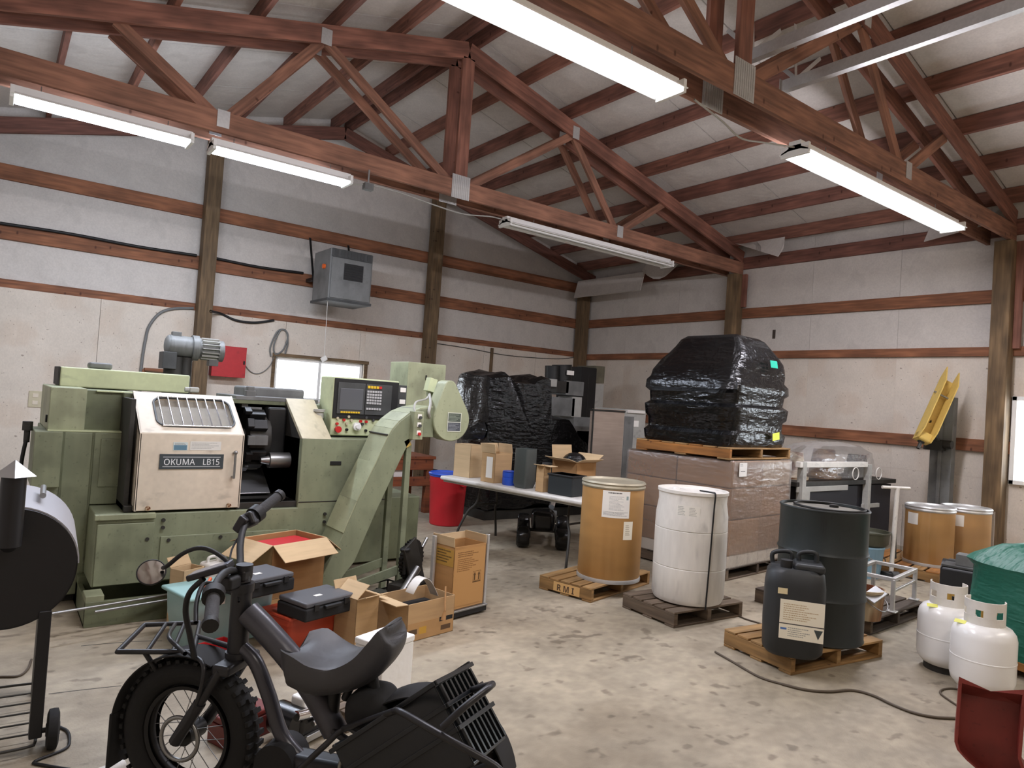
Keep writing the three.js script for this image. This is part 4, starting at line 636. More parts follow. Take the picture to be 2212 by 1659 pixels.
{ const p = onY(645, 1590), t = thing('small_engine', 'small black engine with white cap and chrome muffler on the floor', 'engine', p, 0.4);
  part(t, 'crankcase', [box(0.2, 0.12, 0.16, 0.03, 0.06, 0, { r: 0.02 }), cyl(0.07, 0.14, -0.06, 0.09, 0, { rx: Math.PI / 2 })], M.blackGloss); part(t, 'cap', box(0.09, 0.06, 0.08, 0, 0.165, 0.02, { r: 0.012, s: 2 }), M.whiteGloss);
  part(t, 'muffler', [rod(V(-0.09, 0.14, 0.07), V(0.0, 0.13, 0.08), 0.022), rod(V(-0.02, 0.09, 0.1), V(0.13, 0.1, 0.1), 0.012)], M.chrome); part(t, 'bracket', [box(0.16, 0.012, 0.05, 0.06, 0.13, 0.06), box(0.14, 0.03, 0.02, 0.02, 0.03, 0.09)], M.alu); }
{ const p = onY(520, 1590), t = thing('tool_box', 'small dark red steel tool box on the floor behind the front wheel', 'tool box', p, 0.35); part(t, 'body', box(0.24, 0.09, 0.14, 0, 0.045, 0), M.redSteel); part(t, 'lid', box(0.24, 0.03, 0.14, 0, 0.105, 0, { r: 0.012 }), M.redSteel); part(t, 'handle', tube([V(-0.06, 0.118, 0), V(-0.05, 0.15, 0), V(0.05, 0.15, 0), V(0.06, 0.118, 0)], 0.007), M.black); part(t, 'clasp', box(0.03, 0.03, 0.008, 0, 0.09, 0.073), M.alu); }

// ================================================================ FOLDING TABLE AND WHAT STANDS ON IT
const TY = 0.68;
{
  const A = onY(950, 1027, TY), B = onY(1255, 1082, TY), dir = B.clone().sub(A).normalize(), turn = Math.atan2(dir.x, dir.z), L = A.distanceTo(B) + 0.12, wd = 0.72, px = V(dir.z, 0, -dir.x);
  const mid = A.clone().addScaledVector(dir, L / 2).addScaledVector(px, wd / 2); mid.y = 0;
  const t = thing('folding_table', 'white plastic folding table with bent grey steel legs', 'table', mid, turn);
  part(t, 'table_top', box(wd, 0.045, L, 0, TY - 0.0225, 0, { r: 0.02, s: 3 }), M.white); part(t, 'top_rim', [box(wd - 0.06, 0.02, L - 0.06, 0, TY - 0.055, 0)], M.greyL);
  for (const s of [-1, 1]) for (const e of [-1, 1]) part(t, 'leg', tube([V(e * 0.12, TY - 0.06, s * (L / 2 - 0.42)), V(e * 0.16, TY - 0.25, s * (L / 2 - 0.40)), V(e * 0.22, TY - 0.36, s * (L / 2 - 0.33)), V(e * 0.30, 0.12, s * (L / 2 - 0.28)), V(e * 0.31, 0.0, s * (L / 2 - 0.28))], 0.013), M.iron);
  for (const s of [-1, 1]) part(t, 'leg_brace', rod(V(-0.17, TY - 0.28, s * (L / 2 - 0.39)), V(0.17, TY - 0.28, s * (L / 2 - 0.39)), 0.01), M.iron);
  const on = (a, b, f = 0, r = 0) => onY(a, b, TY).addScaledVector(px, f).addScaledVector(dir, -r);
  carton('closed plain carton at the far end of the folding table', 0.20, 0.36, 0.24, on(1010, 1033, 0.12, 0.13), turn + 0.06, { closed: 1, fm: M.cardL, m: M.cardL });
  { const c = carton('open carton with a torn white label beside the blue can', 0.26, 0.31, 0.2, on(1066, 1045, 0.15, 0.11), turn - 0.02, { flaps: [['n', 0.35, 0.1], ['w', 0.2, 0.1], ['e', -0.2, 0.1]], m: M.card }); part(c, 'torn_label', sheetGeo(0.09, 0.22, 0.001).rotateY(-Math.PI / 2).translate(-0.1308, 0.16, 0.02), M.label); }
  { const k = thing('plastic_tub', 'bright blue plastic tub on the folding table', 'tub', on(1087, 1048, 0.08, -0.01)); part(k, 'body', lathe([[0, 0], [0.068, 0], [0.075, 0.01], [0.076, 0.075], [0.072, 0.078], [0.072, 0.082], [0.076, 0.085], [0.076, 0.135], [0, 0.137]]), M.bluePlastic); part(k, 'lid', lathe([[0, 0.137], [0.07, 0.137], [0.074, 0.139], [0.072, 0.145], [0, 0.146]]), M.bluePlastic); }
  { const k = thing('smoked_bin', 'tall smoke grey translucent bin on the folding table', 'bin', on(1124, 1056, 0.1, 0.04), turn), m = phy(0x5f6664, 0.35, { transmission: 0.35, thickness: 0 }), rg = (w, y) => rrPts(w, w, 0.02, 5).map((q) => V(q.x, y, q.y)); part(k, 'body', loft([rg(0.14, 0.002), rg(0.17, 0.05), rg(0.165, 0.40), rg(0.155, 0.40), rg(0.155, 0.36)], true), m); }
  { const k = thing('glass_jar', 'small blue tinted jar between the smoked bin and the open carton', 'jar', on(1150, 1052, 0.22, 0.0)); part(k, 'body', lathe([[0, 0], [0.06, 0], [0.065, 0.01], [0.065, 0.2], [0.05, 0.225], [0, 0.23]]), std(0x2e4652, 0.2)); part(k, 'lid', cyl(0.052, 0.02, 0, 0.235, 0), M.greyD); }
  { const c = carton('wide open carton stuffed with black bags on the folding table', 0.30, 0.30, 0.34, on(1205, 1062, 0.3, 0.04), turn - 0.1, { flaps: [['n', 0.15, 0.15], ['e', 1.0, 0.13], ['s', 1.2, 0.1], ['w', 1.3, 0.12]], m: M.cardD }); part(c, 'black_bag', ball(0.13, 0, 0.28, 0, 1, 0.8, 1), M.film); }
  { const k = thing('plastic_crate', 'dark open plastic crate on the near end of the folding table', 'crate', on(1200, 1070, 0.14, -0.02), turn); part(k, 'body', box(0.22, 0.2, 0.30, 0, 0.1, 0, { r: 0.015, s: 2 }), std(0x23282a, 0.6)); part(k, 'rim', box(0.235, 0.02, 0.315, 0, 0.19, 0, { r: 0.008 }), M.black); }
  carton('small upright carton beside the dark plastic crate', 0.11, 0.26, 0.1, on(1172, 1064, 0.06, 0.05), turn, { flaps: [['s', 1.6, 0.08], ['w', 1.4, 0.05]], m: M.card });
}
{ // red trash can
  const p = behind(962, 1138, 0, 0.2), t = thing('trash_can', 'red plastic trash can with blue rim beside the folding table', 'trash can', p, 0.3);
  part(t, 'body', lathe([[0, 0], [0.19, 0], [0.2, 0.01], [0.225, 0.5], [0.232, 0.52], [0.232, 0.6], [0.222, 0.6], [0.215, 0.5], [0.19, 0.03], [0, 0.03]]), M.redPlastic);
  part(t, 'rim', torus(0.232, 0.016, { rx: Math.PI / 2, y: 0.612, n: 40 }), M.bluePlastic, 'blue rim'); part(t, 'rim_band', cyl(0.238, 0.03, 0, 0.6, 0, { seg: 40 }), M.bluePlastic);
  for (const s of [-1, 1]) part(t, 'handle', [box(0.09, 0.06, 0.04, 0, 0.52, s * 0.232, { r: 0.01 }), box(0.07, 0.012, 0.06, 0, 0.49, s * 0.24)], M.redPlastic);
}
{ // wooden bench by the gable wall
  const z = 2.6, a = onZ(838, 985, z), b = onZ(936, 985, z), t = thing('work_bench', 'brown stained timber work bench behind the red trash can', 'bench', V((a.x + b.x) / 2, 0, z - 0.3)), w = b.x - a.x, y = a.y;
  part(t, 'bench_top', box(w + 0.06, 0.04, 0.66, 0, y - 0.02, 0), M.bench); part(t, 'front_rail', box(w, 0.14, 0.04, 0, y - 0.11, 0.3), M.bench); part(t, 'lower_rail', box(w, 0.12, 0.04, 0, 0.42, 0.3), M.bench); part(t, 'shelf', box(w, 0.02, 0.6, 0, 0.37, 0), M.bench);
  for (const s of [-1, 1]) for (const e of [-1, 1]) part(t, 'leg', box(0.09, y - 0.04, 0.09, s * (w / 2 - 0.045), (y - 0.04) / 2, e * 0.27), M.bench);
  { const v = thing('bench_vise', 'dark vise handle sticking out beside the timber bench', 'vise', V(b.x + 0.08, y - 0.26, z - 0.08)); part(v, 'jaw', box(0.1, 0.08, 0.1, -0.03, 0.04, 0), M.darkSteel); part(v, 'handle', rod(V(0.02, 0.05, -0.1), V(0.02, 0.05, 0.14), 0.016), M.black); }
  { const v = solo('storage_box', 'white plastic box under the chip conveyor by the bench', 'box', box(0.3, 0.22, 0.24, 0, 0.11, 0, { r: 0.02, s: 2 }), M.whiteGloss, V(onZ(860, 1040, 2.7).x, 0.38, z - 0.15)); }
}

// ================================================================ MACHINES IN THE CORNER
{ // big machine under black film
  const z1 = 3.35, out = [[1050, 1118], [1049, 1000], [1050, 900], [1052, 830], [1056, 808], [1085, 803], [1098, 801], [1107, 812], [1112, 824], [1135, 825], [1155, 823], [1161, 815], [1178, 811], [1192, 816], [1195, 860], [1197, 900], [1233, 905], [1250, 930], [1262, 948], [1277, 962], [1275, 1030], [1268, 1118]].map(([a, b]) => onZ(a, b, z1)), base = V(out.reduce((s, p) => s + p.x, 0) / out.length, 0, 3.0);
  for (const p of out) if (p.y < 0.15) p.y = 0.12;
  const dense = []; for (let i = 0; i < out.length; i++) { const a = out[i], b = out[(i + 1) % out.length], n = Math.max(1, Math.round(a.distanceTo(b) / 0.1)); for (let k = 0; k < n; k++) dense.push(a.clone().lerp(b, k / n)); }
  const cen = V(base.x, 0.8, 0), rings = []; for (let k = 0; k <= 9; k++) { const f = k / 9, inset = Math.pow(Math.abs(f - 0.5) * 2, 6) * 0.05; rings.push(dense.map((p, i) => { const q = p.clone(), d = V(q.x - cen.x, q.y - cen.y, 0).normalize(), n = 0.10 * nz(i * 0.07, f * 0.9, 301); q.addScaledVector(d, n - inset); q.y = Math.max(q.y, 0.1); q.z = z1 - f * 0.75 + 0.03 * nz(i * 0.11, f, 302); return q; })); }
  const t = thing('wrapped_machine', 'tall machine wrapped in crinkled black film in the corner behind the table', 'machine', base);
  wpart(t, 'film_wrap', loft(rings.reverse()), M.film); wpart(t, 'skid', [span(out[0].x, out[out.length - 1].x, 0, 0.12, 2.7, 3.3)], M.iron);
  wpart(t, 'film_tail', loft([0, 1, 2, 3, 4].map((i) => { const f = i / 4, p = onZ(1050 - f * 42, 930 + f * 14, z1 - 0.2 * f); return [0, 1, 2, 3, 4, 5].map((k) => { const a = k / 6 * Math.PI * 2, r = 0.12 * (1 - 0.6 * f); return V(p.x, p.y + Math.sin(a) * r, p.z + Math.cos(a) * r - 0.1); }); })), M.film);
}
{ // milling machine head rising behind the wrapped machine
  const z = 2.45, q = (a, b) => onZ(a, b, z), R = (a, b, c, d, dep = 0.3) => { const p = q(a, b), s = q(c, d); return span(p.x, s.x, s.y, p.y, z - dep, z); }, base = V(q(1225, 900).x, 0, z - 0.3);
  const t = thing('milling_machine', 'grey milling machine with head motor standing in the corner', 'machine', base), P = (n, g, m, p = t) => wpart(t, n, g, m, p);
  P('knee_box', R(1194, 857, 1240, 900, 0.4), M.grey); P('side_cover', R(1237, 857, 1255, 902, 0.35), M.greyL); P('head_box', R(1224, 822, 1260, 856, 0.4), M.grey); P('gear_block', [R(1203, 822, 1228, 850, 0.3)], M.iron);
  P('motor', [rod(q(1212, 808).add(V(0, -0.1, -0.2)), q(1212, 790).add(V(0, 0.0, -0.2)), 0.12), rod(q(1232, 825).add(V(0, 0, -0.2)), q(1232, 788).add(V(0, 0, -0.2)), 0.16)], M.darkSteel); P('motor_plate', R(1226, 800, 1240, 811, 0.02), M.label); P('switch_box', R(1190, 818, 1203, 836, 0.12), M.greyL);
  P('column', R(1240, 900, 1262, 1120, 0.5), M.grey); P('base_flare', [ext(poly([[0, 0], [0.5, 0], [0.5, 0.85], [0.12, 0.85]].map(([x, y]) => [q(1236, 905).x + x, y])), 0.3).translate(0, 0.3, z - 0.3)], M.greyL); P('base', span(q(1200, 900).x, q(1282, 900).x, 0, 0.3, z - 0.6, z), M.iron);
}
{ // dark machine cabinet by the corner post
  const z = 2.0, q = (a, b) => onZ(a, b, z), a = q(1256, 792), b = q(1283, 900), t = thing('control_cabinet', 'tall dark steel cabinet with pale side by the corner post', 'cabinet', V((a.x + b.x) / 2, 0, z - 0.3));
  wpart(t, 'body', span(a.x, b.x, 0, a.y, z - 0.6, z), M.black); const c = q(1309, 792); wpart(t, 'side_unit', span(b.x, c.x, q(1300, 828).y, c.y, z - 0.5, z - 0.02), std(0x85816f, 0.6, { map: grimeTex })); wpart(t, 'side_unit', span(b.x, c.x, 0, q(1300, 830).y, z - 0.5, z - 0.02), M.greyL);
  wpart(t, 'door_seam', span((a.x + b.x) / 2 - 0.004, (a.x + b.x) / 2 + 0.004, 0.2, a.y - 0.1, z, z + 0.004), M.iron);
}
{ // plywood sheet and refrigerator shaped cabinet
  const z = 3.75, q = (a, b) => onZ(a, b, z), a = q(1281, 882), b = q(1349, 882), t = thing('plywood_board', 'tall weathered plywood board beside the wrapped pallet stack', 'board', V((a.x + b.x) / 2, 0, z - 0.2)), w = b.x - a.x;
  const pw = std(0xb8a89b, 0.75, { map: cardTex }); part(t, 'front_board', box(w, a.y, 0.02, 0, a.y / 2, 0.2, { u: 3 }), pw); part(t, 'body', box(w - 0.01, a.y - 0.02, 0.05, 0, a.y / 2 - 0.01, 0.17), pw); part(t, 'top_edge', box(w + 0.02, 0.025, 0.08, 0, a.y - 0.02, 0.18), M.iron); part(t, 'corner_strip', box(0.02, a.y, 0.02, -w / 2, a.y / 2, 0.215), M.iron);
  const c = q(1353, 884), d = q(1400, 884), f = thing('steel_cabinet', 'pale steel cabinet with dark panel between plywood board and wrapped stack', 'cabinet', V((c.x + d.x) / 2 + 0.02, 0, z - 0.35)), w2 = d.x - c.x;
  part(f, 'body', box(w2, c.y, 0.6, 0, c.y / 2, 0, { r: 0.01 }), M.greyL); part(f, 'dark_panel', box(w2 * 0.42, c.y - 0.1, 0.01, -w2 * 0.27, c.y / 2 - 0.05, 0.302), M.grey); part(f, 'top_handle', box(w2 * 0.8, 0.04, 0.03, 0, c.y - 0.03, 0.31), M.white); part(f, 'notice', sheetGeo(0.1, 0.09).translate(0.02, c.y - 0.2, 0.309), M.label);
}
{ // small kart engine under the table
  const p = onY(1195, 1180), t = thing('kart_frame', 'black bagged kart frame with grey engine block under the folding table', 'kart', p.clone().add(V(0.1, 0, -0.25)), 0.9);
  part(t, 'frame', [rod(V(-0.45, 0.12, 0.1), V(0.45, 0.1, 0.12), 0.02), rod(V(-0.45, 0.12, -0.2), V(0.45, 0.12, -0.2), 0.02), rod(V(0.1, 0.1, -0.2), V(0.1, 0.1, 0.12), 0.02)], M.iron);
  for (const [x, z] of [[-0.42, 0.16], [0.42, 0.2], [-0.42, -0.26], [0.42, -0.26]]) part(t, 'wheel', lathe([[0.03, -0.06], [0.09, -0.07], [0.11, -0.05], [0.115, 0], [0.11, 0.05], [0.09, 0.07], [0.03, 0.06]], 24).rotateX(Math.PI / 2).translate(x, 0.115, z), M.film);
  part(t, 'engine_block', [box(0.2, 0.18, 0.18, 0.12, 0.24, 0.0, { r: 0.02 }), cyl(0.07, 0.22, 0.12, 0.26, 0, { rx: Math.PI / 2 })], M.grey); part(t, 'exhaust', [rod(V(0.18, 0.36, 0.05), V(0.32, 0.46, 0.08), 0.035), ball(0.04, 0.32, 0.46, 0.08)], M.chrome); part(t, 'seat_shell', [box(0.3, 0.22, 0.26, -0.15, 0.26, -0.05, { r: 0.06, s: 3 })], M.blackGloss);
}

// ================================================================ PALLETS AND DRUMS IN THE MIDDLE
const toCam = (p) => Math.atan2(C.x - p.x, C.z - p.z);       // turn that faces the camera
// sheet stuck to a cylinder: a is the middle angle, wide and high in metres
function curved(r, wide, high, y, a, mat) { const g = new THREE.CylinderGeometry(r + 0.0015, r + 0.0015, high, 16, 1, true, a - wide / r / 2, wide / r); return clean(g).translate(0, y, 0); }
function arcBand(r0, r1, y0, y1, a0, a1, n = 12) { const s = new THREE.Shape(); for (let i = 0; i <= n; i++) { const a = a0 + (a1 - a0) * i / n; i ? s.lineTo(r1 * Math.cos(a), r1 * Math.sin(a)) : s.moveTo(r1 * Math.cos(a), r1 * Math.sin(a)); } for (let i = n; i >= 0; i--) { const a = a0 + (a1 - a0) * i / n; s.lineTo(r0 * Math.cos(a), r0 * Math.sin(a)); } s.closePath(); return ext(s, y1 - y0, { b: 0.0008, cs: 1 }).rotateX(-Math.PI / 2).translate(0, y0, 0); }
const PH = 0.115;
function fiberDrum(label, at, r, h, turn, o = {}) {
  const t = thing('fiber_drum', label, 'drum', at, turn, 'tan fiber drums');
  part(t, 'body', lathe([[0, 0.004], [r - 0.004, 0.004], [r, 0.01], [r, h - 0.02], [0, h - 0.02]], 48), M.fiber);
  part(t, 'bottom_ring', lathe([[r - 0.002, 0], [r + 0.006, 0], [r + 0.008, 0.012], [r + 0.004, 0.03], [r - 0.002, 0.032]], 48), M.galv);
  part(t, 'lid', lathe([[0, h + 0.004], [r * 0.9, h + 0.006], [r - 0.01, h + 0.022], [r + 0.004, h + 0.022], [r + 0.012, h + 0.008], [r + 0.004, h - 0.004], [r + 0.010, h - 0.02], [r + 0.004, h - 0.034], [r - 0.002, h - 0.036]], 48), o.lid ?? M.galv);
  if (!o.plain) {
    part(t, 'label', curved(r, 0.23, 0.22, h - 0.15, 0.12, 0), print(0.23, 0.22, 900, (x, w, hh) => { x.fillStyle = '#f0eee8'; x.fillRect(0, 0, w, hh); scribble(x, w, hh, 0.2, 0.06, 0.75, 1, 0.09, '#333'); scribble(x, w, hh, 0.25, 0.2, 0.8, 12, 0.045, '#b5b5b5'); scribble(x, w, hh, 0.05, 0.78, 0.95, 4, 0.04, '#8a8a8a'); x.fillStyle = '#9aa'; x.fillRect(w * 0.86, hh * 0.18, w * 0.08, hh * 0.14); }));
    part(t, 'sticker', curved(r, 0.085, 0.15, h - 0.36, 0.56, 0), print(0.085, 0.15, 900, (x, w, hh) => { x.fillStyle = '#efe9d6'; x.fillRect(0, 0, w, hh); scribble(x, w, hh, 0.2, 0.2, 0.8, 6, 0.1, '#aa9f85'); }));
  } else part(t, 'label', curved(r, 0.13, 0.12, h - 0.12, o.la ?? -0.6, 0), M.label);
  return t;
}
{ // fiber drum on its pallet
  const pl = pallet('pale new pallet under the tall tan fiber drum', onY(1276, 1303), 0.95, 0.52, 0.227, [M.palNew, M.palNewB]);
  part(pl, 'stencil', sheetGeo(0.26, 0.075, 0.001).rotateY(-Math.PI / 2).translate(-0.4765, 0.0575, 0.02), print(0.26, 0.075, 900, (x, w, h) => { x.fillStyle = '#d2a86c'; x.fillRect(0, 0, w, h); x.fillStyle = '#4c3626'; x.font = 'bold ' + h * 0.95 + 'px sans-serif'; x.textBaseline = 'middle'; x.fillText('R M I', w * 0.12, h * 0.56, w * 0.8); }, { rough: 0.8 }));
  const c = behind(1312, 1262, PH, 0.262); fiberDrum('tall tan fiber drum with white label and metal lid', c.setY(PH), 0.262, 0.80, toCam(c), { lid: std(0xb9b3a0, 0.5, { metalness: 0.5, map: soilTex }) });
}
{ // white plastic drum
  pallet('grey weathered pallet under the white plastic drum', onY(1455, 1358), 0.76, 0.54, -0.06, [M.palOld, M.palOldB]);
  const r = 0.272, h = 0.85, c = behind(1482, 1314, PH, r).setY(PH), t = thing('plastic_drum', 'white plastic drum with smudged print on a weathered pallet', 'drum', c, toCam(c));
  part(t, 'body', lathe([[0, 0], [r - 0.05, 0], [r - 0.015, 0.015], [r, 0.05], [r + 0.002, 0.27], [r - 0.003, 0.275], [r + 0.002, 0.28], [r + 0.002, 0.55], [r - 0.004, 0.555], [r + 0.002, 0.56], [r, 0.66], [r - 0.015, 0.76], [r - 0.012, h - 0.03], [r - 0.004, h - 0.022], [r - 0.004, h], [r - 0.02, h + 0.002], [r - 0.03, h - 0.015], [0, h - 0.02]], 56), M.white);
  part(t, 'bung', [cyl(0.035, 0.02, 0.12, h - 0.01, 0.05)], M.whiteGloss); part(t, 'bung', cyl(0.025, 0.02, -0.13, h - 0.01, -0.04), M.whiteGloss);
  part(t, 'print', curved(r - 0.004, 0.17, 0.09, 0.705, -0.1), print(0.17, 0.09, 900, (x, w, hh) => { x.fillStyle = '#e6e3da'; x.fillRect(0, 0, w, hh); scribble(x, w, hh, 0.05, 0.1, 0.45, 6, 0.13, '#9b9d98'); scribble(x, w, hh, 0.55, 0.15, 0.95, 6, 0.12, '#a9a9a2'); }));
  const sp = []; for (let i = 0; i <= 10; i++) { const k = i / 10; sp.push(V(Math.sin(0.62 - 0.1 * k) * (r + 0.005), h + 0.0 - k * (h + 0.0), Math.cos(0.62 - 0.1 * k) * (r + 0.005))); }
  part(t, 'tie_strap', tube([V(0.05, h + 0.003, 0.1), V(Math.sin(0.62) * (r - 0.03), h + 0.006, Math.cos(0.62) * (r - 0.03)), ...sp], 0.006), M.black);
}
{ // black steel drum and black jug
  const pl = pallet('pale new pallet under the black steel drum', onY(1708, 1460), 0.92, 0.54, -0.13, [M.palNew, M.palNewB]);
  const r = 0.278, h = 0.87, c = behind(1764, 1398, PH, r).setY(PH), t = thing('steel_drum', 'black steel drum with dusty lid on a new pallet', 'drum', c, toCam(c)), dk = std(0x2b3436, 0.45, { map: grimeTex });
  const prof = [[0, 0], [r - 0.01, 0], [r, 0.006], [r + 0.004, 0.012], [r, 0.025]]; for (const y of [0.29, 0.58]) prof.push([r, y - 0.02], [r + 0.009, y], [r, y + 0.02]); prof.push([r, h - 0.02], [r + 0.006, h - 0.008], [r + 0.004, h], [r - 0.008, h], [r - 0.01, h - 0.015]);
  part(t, 'shell', lathe(prof, 56), dk); part(t, 'head', lathe([[0, h - 0.018], [r - 0.008, h - 0.018], [r - 0.008, h - 0.026], [0, h - 0.026]], 48), std(0x8d8a83, 0.7, { map: grimeTex })); part(t, 'bung', cyl(0.03, 0.02, 0.06, h - 0.01, -0.15), M.darkSteel);
  part(t, 'spare_ring', torus(r * 0.8, 0.008, { rx: Math.PI / 2, y: h - 0.005, x: 0.03, z: -0.05 }), M.darkSteel);
  const j = behind(1708, 1421, PH, 0.12).setY(PH), k = thing('chemical_jug', 'black plastic jug with large white label beside the black steel drum', 'jug', j, toCam(j) + 0.1), pm = std(0x25282a, 0.5);
  const ring = (w, d, y, rad = 0.1) => rrPts(w, d, rad, 8).map((q) => V(q.x, y, q.y));
  part(k, 'body', loft([ring(0.30, 0.24, 0), ring(0.345, 0.275, 0.03), ring(0.355, 0.285, 0.2), ring(0.35, 0.28, 0.42), ring(0.33, 0.262, 0.5), ring(0.29, 0.22, 0.53)]), pm);
  part(k, 'shoulder', box(0.18, 0.05, 0.2, 0.07, 0.54, 0, { r: 0.02, s: 3 }), pm); part(k, 'cap', [cyl(0.035, 0.05, -0.06, 0.55, 0.06)], M.black);
  part(k, 'handle', tube([V(0.02, 0.55, -0.02), V(0.02, 0.61, -0.02), V(0.11, 0.62, -0.02), V(0.12, 0.55, -0.02)], 0.014), pm); part(k, 'handle', tube([V(-0.13, 0.51, -0.07), V(-0.13, 0.585, -0.07), V(-0.03, 0.6, -0.07), V(-0.02, 0.53, -0.07)], 0.014), pm);
  part(k, 'label', sheetGeo(0.25, 0.235, 0.002).translate(0.035, 0.235, 0.144), print(0.25, 0.235, 900, (x, w, hh) => { x.fillStyle = '#e9e3cf'; x.fillRect(0, 0, w, hh); scribble(x, w, hh, 0.08, 0.1, 0.92, 8, 0.055, '#b9a27e'); x.fillStyle = '#3a3836'; x.fillRect(0, hh * 0.6, w, hh * 0.025); scribble(x, w, hh, 0.2, 0.7, 0.7, 5, 0.05, '#9a9a90'); x.fillStyle = '#4a6fae'; x.fillRect(w * 0.03, hh * 0.72, w * 0.14, hh * 0.05); x.fillStyle = '#3d4544'; x.beginPath(); x.moveTo(w * 0.78, hh * 0.68); x.lineTo(w * 0.98, hh * 0.68); x.lineTo(w * 0.88, hh * 0.92); x.fill(); }));
  part(k, 'sticker', sheetGeo(0.055, 0.035, 0.002).translate(-0.08, 0.40, 0.1435), std(0xd8c9a0, 0.7));
}

// ================================================================ WRAPPED STACK OF TWO PALLET LOADS
{
  const near = onY(1568, 1256), turn = 0.085, w = 1.17, d = 1.25, ex = V(Math.cos(turn), 0, -Math.sin(turn)), ez = V(Math.sin(turn), 0, Math.cos(turn)), c = near.clone().addScaledVector(ex, w / 2).addScaledVector(ez, -d / 2);
  pallet('dark pallet under the film wrapped carton load', near, w, d, turn, [M.palDark, M.palOldB], { boards: 7 });
  const t = thing('carton_load', 'brown carton load wrapped in clear film below the black load', 'pallet load', c.clone().setY(PH), turn), browns = [std(0xb58c64, 0.6, { map: cardTex }), std(0xc0986e, 0.6, { map: cardTex }), std(0xa9835e, 0.6, { map: cardTex })];
  part(t, 'bottom_tray', [box(w - 0.02, 0.11, d - 0.02, 0, 0.055, 0)], M.label); for (let i = 1; i < 6; i++) part(t, 'tray_seam', box(0.004, 0.11, 0.004, -w / 2 + i * w / 6, 0.055, d / 2 - 0.009), M.grey);
  for (let y = 0; y < 3; y++) for (let i = 0; i < 2; i++) for (let k = 0; k < 2; k++) { const hh = [0.34, 0.3, 0.26][y], y0 = 0.11 + [0, 0.34, 0.64][y]; part(t, 'carton', box(w / 2 - 0.012, hh - 0.006, d / 2 - 0.012, (i - 0.5) * w / 2, y0 + hh / 2, (k - 0.5) * d / 2, { r: 0.012, u: i + k * 3 + y }), y === 2 && i === 1 ? std(0xcdb294, 0.55, { map: cardTex }) : browns[(i + k + y) % 3]); }
  const ring = (a, b, y, s) => { const out = []; rrPts(a, b, 0.03, 10).forEach((q, i) => out.push(V(q.x + 0.01 * nz(i * 0.13, y, s), y, q.y + 0.01 * nz(i * 0.17, y + 0.3, s + 1)))); return out; };
  part(t, 'film_wrap', loft([0, 0.15, 0.3, 0.45, 0.6, 0.75, 0.9, 1.0, 1.015].map((y, i) => ring(w + 0.02 - (i > 7 ? 0.03 : 0), d + 0.02 - (i > 7 ? 0.03 : 0), y, 401)), false), phy(0xe6e2de, 0.3, { transmission: 0.88, thickness: 0, bumpMap: filmBump, bumpScale: 0.012 }));
  part(t, 'shipping_label', sheetGeo(0.14, 0.13, 0.001).translate(-0.42, 0.93, d / 2 + 0.016), print(0.14, 0.13, 800, (x, W2, h2) => { x.fillStyle = '#efeeea'; x.fillRect(0, 0, W2, h2); scribble(x, W2, h2, 0.1, 0.1, 0.5, 2, 0.1, '#888'); scribble(x, W2, h2, 0.2, 0.6, 0.85, 1, 0.14, '#555'); }));
  // upper load
  const Y2 = PH + 1.02, p2 = pallet('tan pallet between the carton load and the black wrapped load', near.clone().addScaledVector(ex, -0.03).addScaledVector(ez, -0.02), 1.2, 1.1, turn, [M.palNew, M.palOrange, M.palNewB], { y: Y2, boards: 7 });
  const b = thing('black_wrapped_load', 'lumpy load wrapped in glossy black film on top of the carton load', 'pallet load', p2.position.clone().setY(Y2 + PH), turn);
  const prof = [[0, 1.02, 0.97, 0], [0.03, 1.03, 1.0, 0], [0.10, 1.04, 1.02, 0], [0.135, 0.95, 0.98, 0], [0.22, 0.97, 0.99, 0], [0.25, 1.04, 1.03, 0.01], [0.34, 1.05, 1.05, 0.01], [0.37, 0.95, 0.97, 0], [0.46, 0.98, 1.0, 0.01], [0.49, 1.07, 1.05, 0.01], [0.56, 1.06, 1.04, 0.01], [0.60, 0.98, 0.98, 0.0], [0.66, 0.97, 0.97, 0.02], [0.72, 0.9, 0.95, 0.05], [0.78, 0.84, 0.92, 0.07], [0.84, 0.74, 0.85, 0.085], [0.91, 0.62, 0.75, 0.08], [0.97, 0.53, 0.66, 0.06], [1.0, 0.44, 0.56, 0.05]];
  const N = 56, rings = prof.map(([f, sx, sz, ox], r) => { const o = []; for (let i = 0; i < N; i++) { const a = i / N * Math.PI * 2, ca = Math.cos(a), sa = Math.sin(a), e = 0.2, X = Math.sign(ca) * Math.pow(Math.abs(ca), e), Z = Math.sign(sa) * Math.pow(Math.abs(sa), e), n = 1 + 0.07 * nz(i / N * 2.0, f * 0.8, 411); o.push(V(X * 0.56 * sx * n + ox, f * 1.12 + 0.03 * nz(i / N, f, 415), -Z * 0.53 * sz * n)); } return o; });
  rings[0].forEach((p) => { p.y = 0; });
  part(b, 'film_wrap', loft(rings), M.film);
  part(b, 'green_tag', sheetGeo(0.14, 0.075, 0.003).rotateX(-0.2).translate(0.15, 0.85, 0.545), std(0x25b596, 0.5)); part(b, 'yellow_tag', sheetGeo(0.14, 0.075, 0.003).rotateZ(0.12).translate(0.21, 0.12, 0.58), std(0xe6f02a, 0.5));
}

